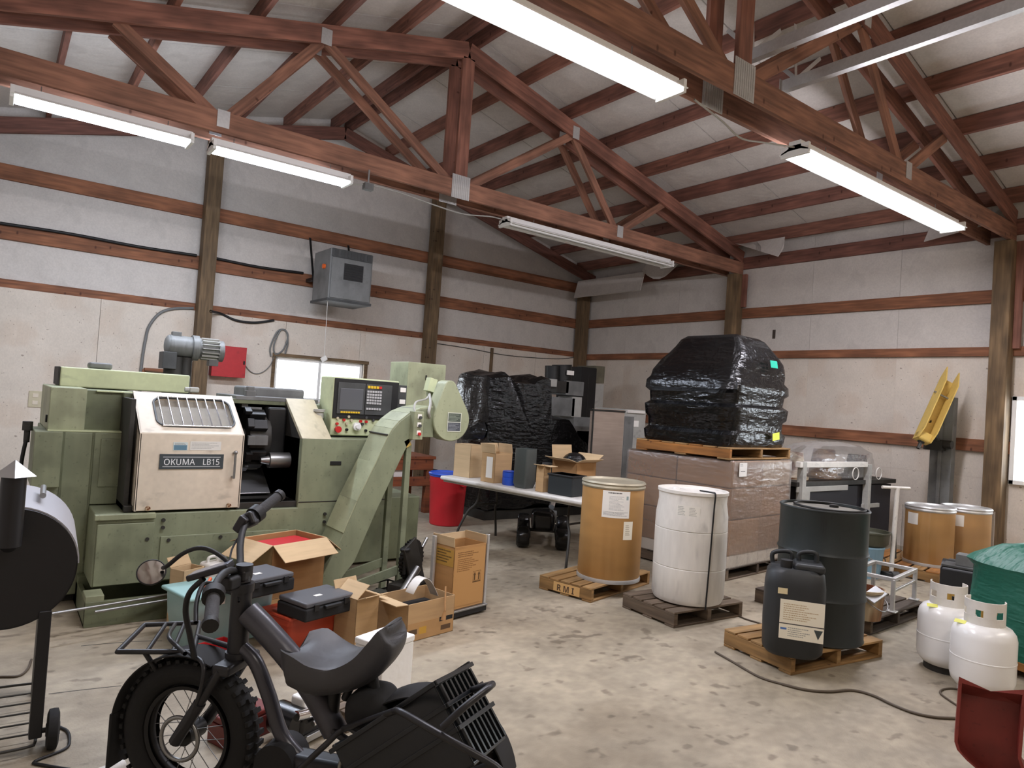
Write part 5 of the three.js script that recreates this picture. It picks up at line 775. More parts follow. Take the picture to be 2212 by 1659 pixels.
// ================================================================ RIGHT SIDE ALONG THE EAVE WALL
{ // orange pallet with two film wrapped fiber drums
  const near = onY(2028, 1263), turn = 0.17, ex = V(Math.cos(turn), 0, -Math.sin(turn)); pallet('orange tinted pallet under two film wrapped fiber drums', near, 1.05, 0.72, turn, [M.palOrange, M.palNewB], { cx: 1 });
  const a = behind(2003, 1225, PH, 0.235).setY(PH), b = a.clone().addScaledVector(ex, 0.42).add(V(0.05, 0, 0.25)); fiberDrum('film wrapped tan drum nearer the white hand truck', a, 0.232, 0.6, toCam(a), { plain: 1, la: -0.75 }); fiberDrum('film wrapped tan drum nearer the timber post', b, 0.232, 0.6, toCam(b), { plain: 1, la: -0.35 });
  const m = a.clone().lerp(b, 0.5), f = thing('drum_film', 'clear stretch film around the two tan drums on orange pallet', 'film', m.clone().setY(PH), Math.atan2(a.z - b.z, b.x - a.x)), rg = (y) => rrPts(1.02, 0.50, 0.245, 10).map((q) => V(q.x, y, q.y)); part(f, 'film_sleeve', loft([rg(0.004), rg(0.3), rg(0.6)], false), phy(0xffffff, 0.1, { transmission: 1, thickness: 0 }));
}
{ // hand truck with T handle
  const p = onY(1924, 1251), t = thing('hand_truck', 'white T handled hand truck standing by the film wrapped drums', 'hand truck', p, -0.5);
  part(t, 'post', rod(V(0, 0.05, 0), V(0.02, 0.93, 0), 0.022), M.white); part(t, 'grip_bar', rod(V(-0.15, 0.93, 0), V(0.16, 0.93, 0), 0.016), M.white); part(t, 'strut', rod(V(0.01, 0.7, 0.0), V(0.08, 0.2, -0.05), 0.01), M.greyD); part(t, 'base', [box(0.14, 0.05, 0.14, 0, 0.045, 0), cyl(0.045, 0.08, 0, 0.045, 0.05, { rz: Math.PI / 2 })], M.greyD);
}
{ // yellow boom on grey column
  const x = -0.34, top = onX(2046, 858, x), t = thing('crane_column', 'grey steel column with yellow channel boom leaning against the eave wall', 'crane', V(x, 0, top.z - 0.02));
  const P = (n, g, m, p = t, l) => wpart(t, n, g, m, p, l), z = top.z - 0.02;
  P('column', [span(x - 0.06, x + 0.06, 0.03, 1.95, z - 0.12, z + 0.12), span(x - 0.09, x - 0.06, 0.03, 1.95, z - 0.02, z + 0.02)], M.grey); P('foot_plate', span(x - 0.25, x + 0.25, 0, 0.03, z - 0.25, z + 0.25), M.greyD); P('bracket', [span(x - 0.2, x - 0.06, 1.30, 1.42, z - 0.14, z + 0.06), cyl(0.05, 0.3, x - 0.13, 1.38, z, { rx: Math.PI / 2 })], M.iron);
  const a = onX(1985, 955, -0.95), b = onX(2045, 822, -0.5), d = b.clone().sub(a).normalize(), L = a.distanceTo(b), prof = poly([[-0.1, 0], [0.1, 0], [0.1, 0.13], [0.088, 0.13], [0.088, 0.012], [-0.088, 0.012], [-0.088, 0.13], [-0.1, 0.13]]);
  const out = V(C.x - a.x, 0.1, C.z - a.z).normalize().addScaledVector(rgt, 0.38).normalize(), xx = out.clone().cross(d).normalize(), yy = d.clone().cross(xx).normalize();
  const mtx = (g) => g.applyMatrix4(new THREE.Matrix4().makeBasis(xx, yy, d)).translate(a.x, a.y, a.z);
  const bm = P('boom', mtx(box(0.16, 0.012, L, 0, 0.006, L / 2)), M.yellow, t, 'yellow painted channel boom'); for (const f of [-1, 1]) P('boom_flange', mtx(ext(poly([[0, 0], [0, 0.12], [0.12, 0.18], [L - 0.1, 0.18], [L + 0.14, 0.05], [L, 0]]), 0.012, { b: 0 }).rotateY(-Math.PI / 2).translate(f * 0.074 + 0.006, 0, 0)), M.yellow, bm);
  P('cross_pin', mtx(rod(V(-0.1, 0.07, L * 0.72), V(0.1, 0.07, L * 0.72), 0.012)), M.steel, bm); P('hook', mtx(join([rod(V(0, 0.05, -0.1), V(0, 0.05, 0.05), 0.02), ball(0.05, 0, 0.05, 0.02)])), M.iron, bm); P('boom_foot', mtx(box(0.16, 0.12, 0.12, 0, 0.06, 0.05, { r: 0.03, s: 2 })), M.yellow, bm);
  P('arm_link', rod(V(x - 0.13, 1.38, z), a.clone().addScaledVector(d, 0.3), 0.03), M.iron);
}
{ // steel rack with film covered castings
  const z = 6.5, q = (a, b) => onZ(a, b, z), x0 = q(1724, 1000).x, x1 = q(1938, 1000).x, yT = q(1850, 1003).y, base = V((x0 + x1) / 2, 0, z - 0.3), t = thing('steel_rack', 'pale steel rack loaded with film covered castings beside the wrapped stack', 'rack', base), P = (n, g, m, p = t) => wpart(t, n, g, m, p);
  for (const [px, zz] of [[1728, z], [1870, z], [1725, z - 0.55], [1905, z - 0.45]]) { const x = q(px, 1100).x; P('upright', span(x - 0.035, x + 0.035, 0, yT + (px > 1800 ? 0 : 0.03), zz - 0.035, zz + 0.035), M.greyL); }
  P('top_rail', span(x0, q(1870, 1000).x, yT - 0.03, yT + 0.03, z - 0.03, z + 0.03), M.white); P('shelf', span(x0, x1, yT - 0.24, yT - 0.19, z - 0.6, z), M.iron); P('shelf_lip', span(x0 + 0.02, q(1835, 1000).x, yT - 0.3, yT - 0.24, z - 0.02, z), M.greyL); P('lower_rail', span(q(1870, 1000).x, q(1905, 1000).x, 0.55, 0.6, z - 0.03, z), M.greyL); P('switch_plate', span(x0 + 0.05, x0 + 0.24, yT - 0.52, yT - 0.24, z, z + 0.02), M.greyL);
  P('dark_body', span(x0 + 0.1, x1, 0.08, yT - 0.26, z - 0.6, z - 0.06), std(0x2a2930, 0.6)); P('skid', span(x0 + 0.05, x1 - 0.02, 0, 0.08, z - 0.55, z - 0.1), M.iron);
  const mk = (label, px, py, r, n, m) => { const p = q(px, py), g = thing('casting', label, 'casting', V(p.x, yT - 0.19, z - 0.28)); part(g, 'body', [cyl(r, n, 0, n / 2, 0, { seg: 20, r2: r * 0.7 }), cyl(r * 1.2, 0.03, 0, 0.015, 0)], m); return g; };
  mk('rusty tan casting on the rack end beside the wrapped stack', 1765, 1000, 0.14, 0.3, M.rust); mk('brown flanged casting in the middle of the steel rack', 1830, 990, 0.17, 0.34, std(0x8a6a48, 0.6, { map: rustTex })); mk('dark grey flanged casting on the rack end by the hand truck', 1900, 1000, 0.15, 0.28, M.iron);
  const N = 40, rings = [0, 0.2, 0.45, 0.7, 0.9, 1].map((f, k) => { const o = [], s = [1.02, 1.05, 1.0, 0.9, 0.62, 0.2][k]; for (let i = 0; i < N; i++) { const a = -i / N * Math.PI * 2, n = 1 + 0.28 * nz(i / N * 3, f * 0.7, 431); o.push(V(base.x + Math.cos(a) * (x1 - x0) / 2 * 0.93 * s * n, yT - 0.17 + f * 0.40 + 0.05 * nz(i / N * 2, f, 432), z - 0.3 + Math.sin(a) * 0.3 * s * n)); } return o; });
  const f = thing('cover_film', 'crumpled clear plastic sheet over the castings on the steel rack', 'plastic sheet', V(base.x, yT - 0.17, z - 0.3)); wpart(f, 'sheet', loft(rings, false), M.clearFilm);
  for (const [px, n] of [[1840, 0], [1890, 1]]) { const p = q(px, 1022); wsolo('wire_loop', n ? 'thin white cord loop hanging on the rack end by the hand truck' : 'thin white cord loop hanging from the middle of the steel rack', 'cord', torus(0.07, 0.006, { x: p.x, y: p.y, z: z + 0.045, n: 24, seg: 6 }), M.white, p.clone()); }
}
{ // dark pallet with rusty pail, bag and frame
  pallet('dark dirty pallet carrying a rusty pail and a metal frame', onY(1880, 1373), 1.0, 0.95, 0.04, [M.palDark, M.palOldB, M.palDark], { boards: 7 });
  const p = behind(1865, 1340, PH, 0.1).setY(PH), t = thing('rusty_pail', 'white pail with rust stains on the dark dirty pallet', 'pail', p); part(t, 'body', lathe([[0, 0], [0.115, 0], [0.135, 0.20], [0.142, 0.205], [0.14, 0.22], [0.13, 0.22], [0.11, 0.02], [0, 0.02]], 32), M.rust); part(t, 'rim_scrap', [box(0.16, 0.012, 0.1, -0.06, 0.2, 0.1, { rz: 0.4, rx: 0.4 })], M.alu); part(t, 'bail', tube([V(-0.14, 0.2, 0), V(-0.1, 0.12, 0.12), V(0.0, 0.08, 0.15), V(0.1, 0.12, 0.12), V(0.14, 0.2, 0)], 0.004), M.steel);
  const g = behind(1855, 1290, PH + 0.02, 0.1), N = 24, rings = [0, 0.12, 0.3, 0.42, 0.5].map((y, k) => { const o = []; for (let i = 0; i < N; i++) { const a = -i / N * Math.PI * 2, r = [0.13, 0.16, 0.15, 0.12, 0.05][k] * (1 + 0.4 * nz(i / N * 2, y, 441)); o.push(V(Math.cos(a) * r, y, Math.sin(a) * r)); } return o; });
  solo('plastic_bag', 'cloudy clear plastic bag standing behind the rusty pail', 'bag', loft(rings), phy(0xd9d8d4, 0.3, { transmission: 0.5, thickness: 0, bumpMap: filmBump, bumpScale: 0.02 }), V(g.x + 0.12, PH, g.z - 0.2));
  const a = onY(1925, 1322, PH), u = thing('metal_stand', 'low bright steel stand with splayed legs on the dark pallet', 'frame', a.clone().add(V(0.28, 0, -0.2)).setY(PH), 0.15);
  part(u, 'top_rail', [box(0.62, 0.03, 0.03, 0, 0.25, 0.16)], M.galv); part(u, 'top_rail', [box(0.62, 0.03, 0.03, 0, 0.25, -0.16)], M.galv); part(u, 'lower_rail', box(0.6, 0.02, 0.02, 0, 0.16, 0.16), M.galv); for (const s of [-1, 1]) { part(u, 'cross_rail', box(0.03, 0.03, 0.32, s * 0.3, 0.25, 0), M.galv); for (const e of [-1, 1]) part(u, 'leg', [box(0.03, 0.25, 0.03, s * 0.3, 0.125, e * 0.16), box(0.07, 0.012, 0.07, s * 0.3, 0.006, e * 0.16)], M.galv); }
  const sc = onY(1700, 1290, PH); wsolo('steel_bar', 'flat grey steel bar on the dark pallet behind the black drum', 'bar', box(0.3, 0.04, 0.09, 0, 0, 0).translate(-4.35, PH + 0.02, 7.5), M.iron, V(-4.35, PH, 7.5));
}
{ // blue bucket under a dark basin
  const p = behind(1866, 1250, 0, 0.15), t = thing('blue_bucket', 'pale blue bucket under a dark basin behind the black drum', 'bucket', p); part(t, 'body', lathe([[0, 0], [0.14, 0], [0.175, 0.30], [0.18, 0.305], [0.178, 0.32], [0.165, 0.32], [0.13, 0.02], [0, 0.02]], 36), M.paleBlue); part(t, 'bail', tube([V(-0.18, 0.29, 0), V(-0.12, 0.2, 0.14), V(0, 0.16, 0.185), V(0.12, 0.2, 0.14), V(0.18, 0.29, 0)], 0.005), M.steel);
  const b = thing('wash_basin', 'dark olive round basin resting on the pale blue bucket', 'basin', p.clone().add(V(0.02, 0.32, 0))); part(b, 'bowl', lathe([[0, 0], [0.17, 0.0], [0.2, 0.03], [0.21, 0.13], [0.222, 0.135], [0.222, 0.148], [0.205, 0.148], [0.19, 0.04], [0, 0.02]], 40), std(0x5a5d4f, 0.4, { map: grimeTex })); part(b, 'water', cyl(0.198, 0.004, 0, 0.11, 0, { seg: 36 }), std(0x6d7064, 0.15));
}
{ // dark gearbox by the green tarp
  const p = onY(2095, 1302), t = thing('gear_box', 'dark oily gearbox with grey plate beside the green tarp', 'machine part', p.clone().add(V(0.12, 0, -0.1)), 0.2);
  part(t, 'housing', [box(0.46, 0.3, 0.32, 0, 0.15, 0, { r: 0.03, s: 2 }), cyl(0.13, 0.4, 0.05, 0.2, 0.02, { rx: Math.PI / 2 })], std(0x24262b, 0.45, { map: grimeTex })); part(t, 'cover_plate', box(0.4, 0.02, 0.3, -0.02, 0.31, 0, { r: 0.004 }), M.greyD); part(t, 'block', box(0.16, 0.1, 0.14, -0.08, 0.37, 0.02), M.grey); part(t, 'lever', rod(V(0.0, 0.36, 0.05), V(0.34, 0.44, 0.12), 0.012), M.rust); part(t, 'bag_scrap', ball(0.1, 0.2, 0.33, 0.05, 1.3, 0.5, 1), M.clearFilm);
}
{ // green tarp heap on a wooden skid
  const c = onY(2262, 1440).setY(0), t = thing('tarp_heap', 'heap under a dark green plastic tarp on a wooden skid', 'tarp', c, -0.3), N = 40;
  const rings = [[0.1, 1.05], [0.3, 1.06], [0.5, 1.0], [0.62, 0.98], [0.68, 1.06], [0.7, 1.0], [0.78, 0.62], [0.8, 0.2]].map(([y, s], k) => { const o = []; for (let i = 0; i < N; i++) { const a = i / N * Math.PI * 2, e = 0.5, X = Math.sign(Math.cos(a)) * Math.pow(Math.abs(Math.cos(a)), e), Z = Math.sign(Math.sin(a)) * Math.pow(Math.abs(Math.sin(a)), e), n = 1 + 0.16 * nz(i / N * 3, y, 451); o.push(V(X * 0.42 * s * n, y + 0.05 * nz(i / N * 2, y, 455), -Z * 0.36 * s * n)); } return o; });
  part(t, 'tarp', loft(rings), M.tarp); part(t, 'skid', [box(0.9, 0.05, 0.1, 0, 0.025, 0.28)], M.palOrange); part(t, 'skid', box(0.9, 0.05, 0.1, 0, 0.025, -0.28), M.palOrange); part(t, 'skid_deck', box(0.92, 0.05, 0.76, 0, 0.075, 0), M.palOrange);
}
// propane cylinders
function propane(label, at, turn, k) {
  const t = thing('propane_cylinder', label, 'gas cylinder', at, turn, 'white propane cylinders'), r = 0.168;
  part(t, 'shell', lathe([[0, 0.02], [0.09, 0.024], [0.135, 0.045], [r - 0.008, 0.075], [r, 0.11], [r, 0.215], [r + 0.002, 0.217], [r + 0.002, 0.222], [r, 0.224], [r, 0.345], [r - 0.008, 0.378], [0.14, 0.405], [0.1, 0.424], [0, 0.44]], 48), M.whiteGloss);
  part(t, 'foot_ring', lathe([[0.115, 0], [0.122, 0], [0.122, 0.07], [0.115, 0.07]], 36), k ? M.whiteGloss : M.iron);
  const a0 = -0.5, a1 = Math.PI + 0.6, hs = [[0.2, 0.75], [1.35, 1.75], [2.4, 2.9]], y0 = 0.42, y1 = 0.56, gs = [arcBand(0.1, 0.105, y0, y0 + 0.05, a0, a1, 20), arcBand(0.1, 0.105, y0 + 0.09, y1, a0, a1, 20)]; let s = a0; for (const [p, q] of [...hs, [a1, a1]]) { gs.push(arcBand(0.1, 0.105, y0 + 0.05, y0 + 0.09, s, p, 8)); s = q; }
  part(t, 'collar', gs.map((g) => g.rotateY(Math.PI)), M.white); part(t, 'valve', [cyl(0.02, 0.06, 0, 0.47, 0), rod(V(0, 0.49, 0), V(0.06, 0.49, 0), 0.014), cyl(0.028, 0.02, 0, 0.515, 0)], std(0xb08d45, 0.4, { metalness: 0.7 })); part(t, 'warning_label', sheetGeo(0.06, 0.03, 0.001).rotateX(-1.05).translate(-0.1, 0.418, 0.092), std(0xe2e26a, 0.6));
  return t;
}
{ const a = behind(2040, 1458, 0, 0.13); propane('white propane cylinder with dark foot ring, beside the gearbox', a, toCam(a) + 0.15, 0); const b = behind(2118, 1515, 0, 0.14); propane('white propane cylinder beside the red steel channel', b, toCam(b) - 0.25, 1); }
{ // red steel channel foot
  const p = atD(2140, 1500, 3.05), t = thing('steel_channel', 'dark red steel channel with ragged top and curved foot', 'channel', V(p.x, 0, p.z), toCam(p) + 0.05);
  const yT = p.y, path = []; for (let i = 0; i <= 14; i++) { const f = i / 14; path.push(f < 0.55 ? V(-0.01 * f, yT - (f / 0.55) * (yT - 0.16), 0) : V(0.34 * Math.pow((f - 0.55) / 0.45, 1.3), 0.16 - 0.14 * Math.sin((f - 0.55) / 0.45 * Math.PI / 2), 0.0)); }
  const sec = (c, dir, k) => { const n = V(-dir.y, dir.x, 0).normalize(), W2 = 0.12, D = 0.11; return [[-W2, 0], [W2 * 0, 0], [W2, 0], [W2, D], [W2 - 0.012, D], [W2 - 0.012, 0.012], [-W2 + 0.012, 0.012], [-W2 + 0.012, D], [-W2, D]].map(([x, y]) => c.clone().add(V(x, 0, 0)).add(V(0, 0, y - 0.06)).addScaledVector(n, 0)); };
  const rings = path.map((c, i) => { const d = path[Math.min(i + 1, 14)].clone().sub(path[Math.max(i - 1, 0)]); return sec(c, d, i).map((v, j) => { if (i === 0) v.y += [0.0, -0.04, 0.0, 0.07, 0.045, -0.03, -0.04, 0.035, 0.06][j]; if (i > 7) v.y = Math.max(0.004, v.y + (j > 2 && j < 8 ? 0.0 : 0)); return v; }); });
  part(t, 'channel_body', loft(rings), M.redSteel); part(t, 'foot_plate', box(0.42, 0.016, 0.26, 0.3, 0.008, 0), M.redSteel);
}
// cables on the concrete
{ const run = (label, pts, r = 0.008) => { const w = pts.map(([a, b]) => onY(a, b, r)); wsolo('floor_cable', label, 'cable', tube(w, r, { n: pts.length * 10 }), std(0x54493c, 0.6), w[0].clone()); };
  run('brown cable winding over the floor past the propane cylinders', [[1690, 1478], [1740, 1490], [1790, 1494], [1840, 1491], [1885, 1502], [1930, 1523], [1975, 1540], [2020, 1549], [2075, 1552]]); run('short loop of brown cable beside the red steel channel', [[2078, 1530], [2050, 1512], [2032, 1498], [2035, 1490], [2055, 1487], [2085, 1492]], 0.006); run('brown cable along the open side of the black drum pallet', [[1545, 1408], [1580, 1428], [1640, 1462], [1690, 1478]], 0.007); run('dark cable between the two pallets behind the black jug', [[1595, 1330], [1610, 1337], [1630, 1343], [1646, 1348]], 0.006); }
{ const p = onZ(1672, 722, 0.0); const w = struct('trim_2'); part(w, 'wall_scar', box(0.004, 0.14, 0.05, -0.002, onX(1672, 722, 0).y, onX(1672, 722, 0).z, { r: 0.001 }), M.palDark); }

// ================================================================ ELECTRIC BICYCLE IN FRONT
const FW = onY(400, 1745), RW = onY(912, 1861), axB = RW.clone().sub(FW).setY(0).normalize(), nB = V(-axB.z, 0, axB.x), WB = FW.distanceTo(RW);
const bike = thing('electric_bicycle', 'black electric bicycle with fat tyres, long saddle, front rack and round mirror', 'bicycle', FW.clone(), Math.atan2(-axB.z, axB.x));
{
  const toL = (p) => { const d = p.clone().sub(FW); return V(d.dot(axB), d.y, d.dot(nB)); };
  const loc = (px, py, off = 0) => { const d = dirOf(px, py), o = FW.clone().addScaledVector(nB, off), t = o.sub(C).dot(nB) / d.dot(nB); return toL(C.clone().addScaledVector(d, t)); };
  const locY = (px, py, y) => toL(onY(px, py, y));
  const P = (n, g, m, p = bike, l) => part(p, n, g, m, l);
  const satin = std(0x2a2a2d, 0.38, { metalness: 0.2 }), frameM = std(0x4c4c52, 0.3, { metalness: 0.3 });
  const Rt = 0.277, knobs = (X) => { const gs = []; for (let i = 0; i < 44; i++) { const a = i / 44 * Math.PI * 2; for (const s of [-1, 0, 1]) gs.push(box(0.016, 0.012, 0.026, X + Math.cos(a + s * 0.03) * (Rt - 0.004 - Math.abs(s) * 0.010), Rt + Math.sin(a + s * 0.03) * (Rt - 0.004 - Math.abs(s) * 0.010), s * 0.032, { rz: a + Math.PI / 2, r: 0 })); } return gs; };
  for (const [name, X, hub] of [['front_wheel', 0, 0.035], ['rear_wheel', WB, 0.085]]) {
    const tyre = P(name, [torus(Rt - 0.055, 0.05, { x: X, y: Rt, n: 48, seg: 16 }), ...knobs(X)], M.rubber);
    P('rim', [torus(0.168, 0.014, { x: X, y: Rt, n: 40 }), lathe([[0.158, -0.03], [0.172, -0.034], [0.172, 0.034], [0.158, 0.03]], 40).rotateX(Math.PI / 2).translate(X, Rt, 0)], M.black, tyre);
    P('hub', [cyl(hub, 0.09, X, Rt, 0, { rx: Math.PI / 2, seg: 28 }), cyl(0.012, 0.17, X, Rt, 0, { rx: Math.PI / 2 })], hub > 0.05 ? satin : M.darkSteel, tyre);
    for (let i = 0; i < 20; i++) { const a = i / 20 * Math.PI * 2, b = a + (i % 2 ? 0.5 : -0.5); P('spoke', rod(V(X + Math.cos(b) * hub * 0.9, Rt + Math.sin(b) * hub * 0.9, i % 4 < 2 ? 0.035 : -0.035), V(X + Math.cos(a) * 0.16, Rt + Math.sin(a) * 0.16, 0), 0.0016, 0.0016, 5), M.steel, tyre); }
    P('brake_disc', [torus(0.075, 0.008, { x: X, y: Rt, z: 0.062, n: 28, seg: 6 })], M.steel, tyre);
  }
  const fender = (X, a0, a1) => { const s = new THREE.Shape(), n = 20, r0 = 0.287, r1 = 0.292; for (let i = 0; i <= n; i++) { const a = a0 + (a1 - a0) * i / n; s[i ? 'lineTo' : 'moveTo'](X + r1 * Math.cos(a), Rt + r1 * Math.sin(a)); } for (let i = n; i >= 0; i--) { const a = a0 + (a1 - a0) * i / n; s.lineTo(X + r0 * Math.cos(a), Rt + r0 * Math.sin(a)); } s.closePath(); return ext(s, 0.13, { b: 0.0006, cs: 1 }).translate(0, 0, -0.065); };
  const ff = P('front_fender', fender(0, 1.2, 3.0), M.blackMatte); P('mud_flap', box(0.012, 0.2, 0.13, -0.292, Rt - 0.06, 0, { r: 0.004 }), M.blackMatte, ff); P('rear_fender', fender(WB, 0.2, 2.4), M.blackMatte);
  // frame
  const hdT = loc(524, 1258), hdB = loc(512, 1418);
  P('head_tube', [rod(hdB, hdT, 0.036), rod(hdT.clone().add(V(0, -0.03, 0)), hdT, 0.042), rod(hdB, hdB.clone().add(V(0, 0.02, 0)), 0.042)], satin);
  P('main_tube', tube([loc(536, 1322), loc(575, 1362), loc(630, 1425), loc(682, 1500), loc(725, 1580)], 0.044, { seg: 16 }), frameM);
  P('down_tube', tube([loc(520, 1395), loc(552, 1430), loc(580, 1500), loc(610, 1590), loc(660, 1650)], 0.026, { seg: 12 }), frameM);
  const bb = loc(700, 1670);
  P('battery_case', box(0.26, 0.12, 0.1, bb.x - 0.02, bb.y, 0, { r: 0.03, s: 3 }), satin); P('motor_cover', [cyl(0.075, 0.12, loc(610, 1640).x, loc(610, 1640).y, 0, { rx: Math.PI / 2 })], M.blackMatte);
  for (const s of [-1, 1]) { P('seat_stay', rod(loc(728, 1570).setZ(s * 0.03), V(WB, Rt, s * 0.082), 0.013), satin); P('chain_stay', rod(V(bb.x, bb.y, s * 0.045), V(WB, Rt, s * 0.082), 0.015), satin); }
  const fk = P('fork_crown', [box(0.07, 0.04, 0.2, hdB.x, hdB.y - 0.02, 0, { r: 0.012 })], satin); for (const s of [-1, 1]) { const t = V(hdB.x - 0.005, hdB.y - 0.02, s * 0.085), e = V(0.0, Rt, s * 0.085); P('fork_leg', [rod(t, t.clone().lerp(e, 0.5), 0.017), rod(t.clone().lerp(e, 0.45), e, 0.022)], satin, fk); }
  const ch = loc(775, 1668, 0.075); P('chainring', [torus(0.07, 0.008, { x: ch.x, y: ch.y, z: 0.075, n: 32, seg: 6 }), cyl(0.03, 0.03, ch.x, ch.y, 0.07, { rx: Math.PI / 2 })], M.steel); P('crank_arm', [beam(V(ch.x, ch.y, 0.09), V(ch.x + 0.12, ch.y + 0.05, 0.1), 0.03, 0.014)], satin); P('crank_arm', [beam(V(ch.x, ch.y, -0.09), V(ch.x - 0.12, ch.y - 0.05, -0.1), 0.03, 0.014)], satin);
  P('pedal', box(0.1, 0.025, 0.09, ch.x + 0.12, ch.y + 0.05, 0.15), M.black); P('pedal', box(0.1, 0.025, 0.09, ch.x - 0.12, ch.y - 0.05, -0.15), M.black);
  // saddle
  const line = [[640, 1408, 0.10, 0.05, 0.05], [662, 1408, 0.145, 0.09, 0.05], [705, 1420, 0.14, 0.105, 0.025], [750, 1420, 0.118, 0.10, 0.002], [790, 1402, 0.112, 0.10, 0.0], [822, 1368, 0.105, 0.09, -0.004], [840, 1346, 0.095, 0.06, -0.004], [852, 1340, 0.06, 0.02, 0]].map(([a, b, w, h, e]) => ({ c: loc(a, b), w, h, e }));
  const cur = new THREE.CatmullRomCurve3(line.map((l) => l.c)), NS = 26, rings = [];
  for (let i = 0; i <= NS; i++) { const f = i / NS * (line.length - 1), k = Math.min(line.length - 2, Math.floor(f)), u = f - k, L = (n) => line[k][n] * (1 - u) + line[k + 1][n] * u, c = cur.getPoint(i / NS), d = cur.getTangent(i / NS), up = V(-d.y, d.x, 0).normalize(); if (up.y < 0) up.negate(); const w = L('w'), h = L('h'), e = L('e'); const ring = []; for (let j = 0; j < 24; j++) { const a = j / 24 * Math.PI * 2, ca = Math.cos(a), sa = Math.sin(a), zz = Math.sign(ca) * Math.pow(Math.abs(ca), 0.55) * w, yy = sa > 0 ? (Math.pow(sa, 0.6) * 0.012 - 0.012 + e * (zz / w) * (zz / w)) : -Math.pow(-sa, 0.7) * h + 0.0; ring.push(c.clone().addScaledVector(up, yy).add(V(0, 0, zz))); } rings.push(ring); }
  P('saddle', loft(rings), std(0x414144, 0.5, { bumpMap: fineBump, bumpScale: 0.0012 }));
  P('seat_post', [rod(loc(725, 1470), loc(712, 1590), 0.024)], M.black); P('saddle_strut', [rod(loc(800, 1440), loc(810, 1495), 0.02), rod(loc(770, 1455), loc(745, 1510), 0.014)], M.black);
  const bg = loc(805, 1524); P('passenger_pad', [box(0.15, 0.13, 0.2, bg.x, bg.y, 0, { r: 0.055, s: 5 })], M.blackMatte);
  // handlebar
  const bars = P('handlebar', [tube([loc(516, 1240, 0), loc(519, 1212, -0.06), loc(519, 1178, -0.13), loc(526, 1142, -0.20), loc(545, 1118, -0.26), loc(572, 1096, -0.33), loc(598, 1074, -0.40)], 0.013), tube([loc(516, 1240, 0), loc(500, 1232, 0.06), loc(482, 1240, 0.13), loc(466, 1262, 0.20), loc(458, 1300, 0.28), loc(455, 1342, 0.36)], 0.013)], M.black);
  P('stem', [rod(hdT, loc(522, 1238), 0.03), box(0.07, 0.045, 0.06, loc(520, 1240).x, loc(520, 1240).y, 0, { r: 0.012 }), cyl(0.03, 0.02, loc(528, 1228).x, loc(528, 1228).y + 0.005, 0)], satin, bars);
  const gripA = [loc(556, 1108, -0.29), loc(600, 1073, -0.41)], gripB = [loc(461, 1288, 0.255), loc(455, 1344, 0.365)];
  for (const [a, b] of [gripA, gripB]) { const d = b.clone().sub(a).normalize(); P('grip', rod(a, b, 0.021), std(0x3c3c3e, 0.8, { bumpMap: fineBump, bumpScale: 0.001 }), bars); P('grip_flange', [rod(a.clone().addScaledVector(d, -0.025), a.clone().addScaledVector(d, 0.01), 0.036)], M.black, bars); P('grip_end', rod(b, b.clone().addScaledVector(d, 0.02), 0.025), M.black, bars); }
  P('throttle_clamp', [box(0.06, 0.06, 0.05, loc(540, 1122, -0.25).x, loc(540, 1122, -0.25).y, -0.25, { r: 0.014, rz: 0.5 }), box(0.04, 0.07, 0.04, loc(522, 1132, -0.22).x, loc(522, 1132, -0.22).y, -0.22, { r: 0.01, rz: -0.5 })], satin, bars);
  P('brake_lever', tube([loc(545, 1125, -0.25), loc(530, 1135, -0.23), loc(518, 1158, -0.22), loc(512, 1172, -0.22)], 0.006), M.black, bars); P('brake_lever', tube([loc(470, 1262, 0.2), loc(440, 1262, 0.22), loc(425, 1300, 0.28), loc(423, 1345, 0.34)], 0.007), M.black, bars);
  { const p = loc(455, 1236, 0.08), q = loc(410, 1246, 0.1), r2 = loc(500, 1221, 0.06); P('display', [beam(q, r2, 0.022, 0.075, { r: 0.006 })], satin, bars); P('display_glass', beam(q.clone().add(V(0.006, 0.012, 0)), r2.clone().add(V(-0.006, 0.012, 0)), 0.004, 0.066, { r: 0.001 }), std(0x8c93a2, 0.15), bars); P('control_pod', box(0.06, 0.05, 0.07, loc(495, 1258, 0.06).x, loc(495, 1258, 0.06).y, 0.06, { r: 0.012 }), M.black, bars); }
  P('orange_wire', tube([loc(455, 1250, 0.15), loc(448, 1262, 0.18), loc(443, 1272, 0.2)], 0.006), M.orange, bars);
  P('cable', tube([loc(440, 1250, 0.12), loc(410, 1280, 0.12), loc(401, 1320, 0.11), loc(410, 1370, 0.09), loc(420, 1420, 0.08)], 0.010), M.black, bars); P('cable', tube([loc(512, 1165, -0.2), loc(500, 1190, -0.15), loc(498, 1215, -0.1), loc(510, 1250, -0.03), loc(516, 1300, 0.045)], 0.004), M.black, bars);
  // mirror
  { const m = loc(327, 1237, 0.05), arm = P('mirror_arm', tube([m.clone().add(V(0.04, 0.02, -0.01)), loc(362, 1222, 0.06), loc(395, 1196, 0.06), loc(428, 1184, 0.06), loc(458, 1190, 0.06), loc(490, 1212, 0.05), loc(505, 1236, 0.04)], 0.008), M.black);
    const face = new THREE.Quaternion().setFromUnitVectors(V(0, 1, 0), toL(C.clone()).sub(m).normalize().add(V(-0.05, 0.45, 0)).normalize()); const tr = (g) => g.applyQuaternion(face).translate(m.x, m.y, m.z);
    P('mirror_shell', tr(lathe([[0, -0.03], [0.03, -0.026], [0.044, -0.012], [0.05, 0.004], [0.047, 0.008], [0.045, 0.004], [0, 0.004]], 32)), M.black, arm); P('mirror_glass', tr(lathe([[0, 0.008], [0.025, 0.0072], [0.045, 0.005]], 32)), M.chrome, arm); }
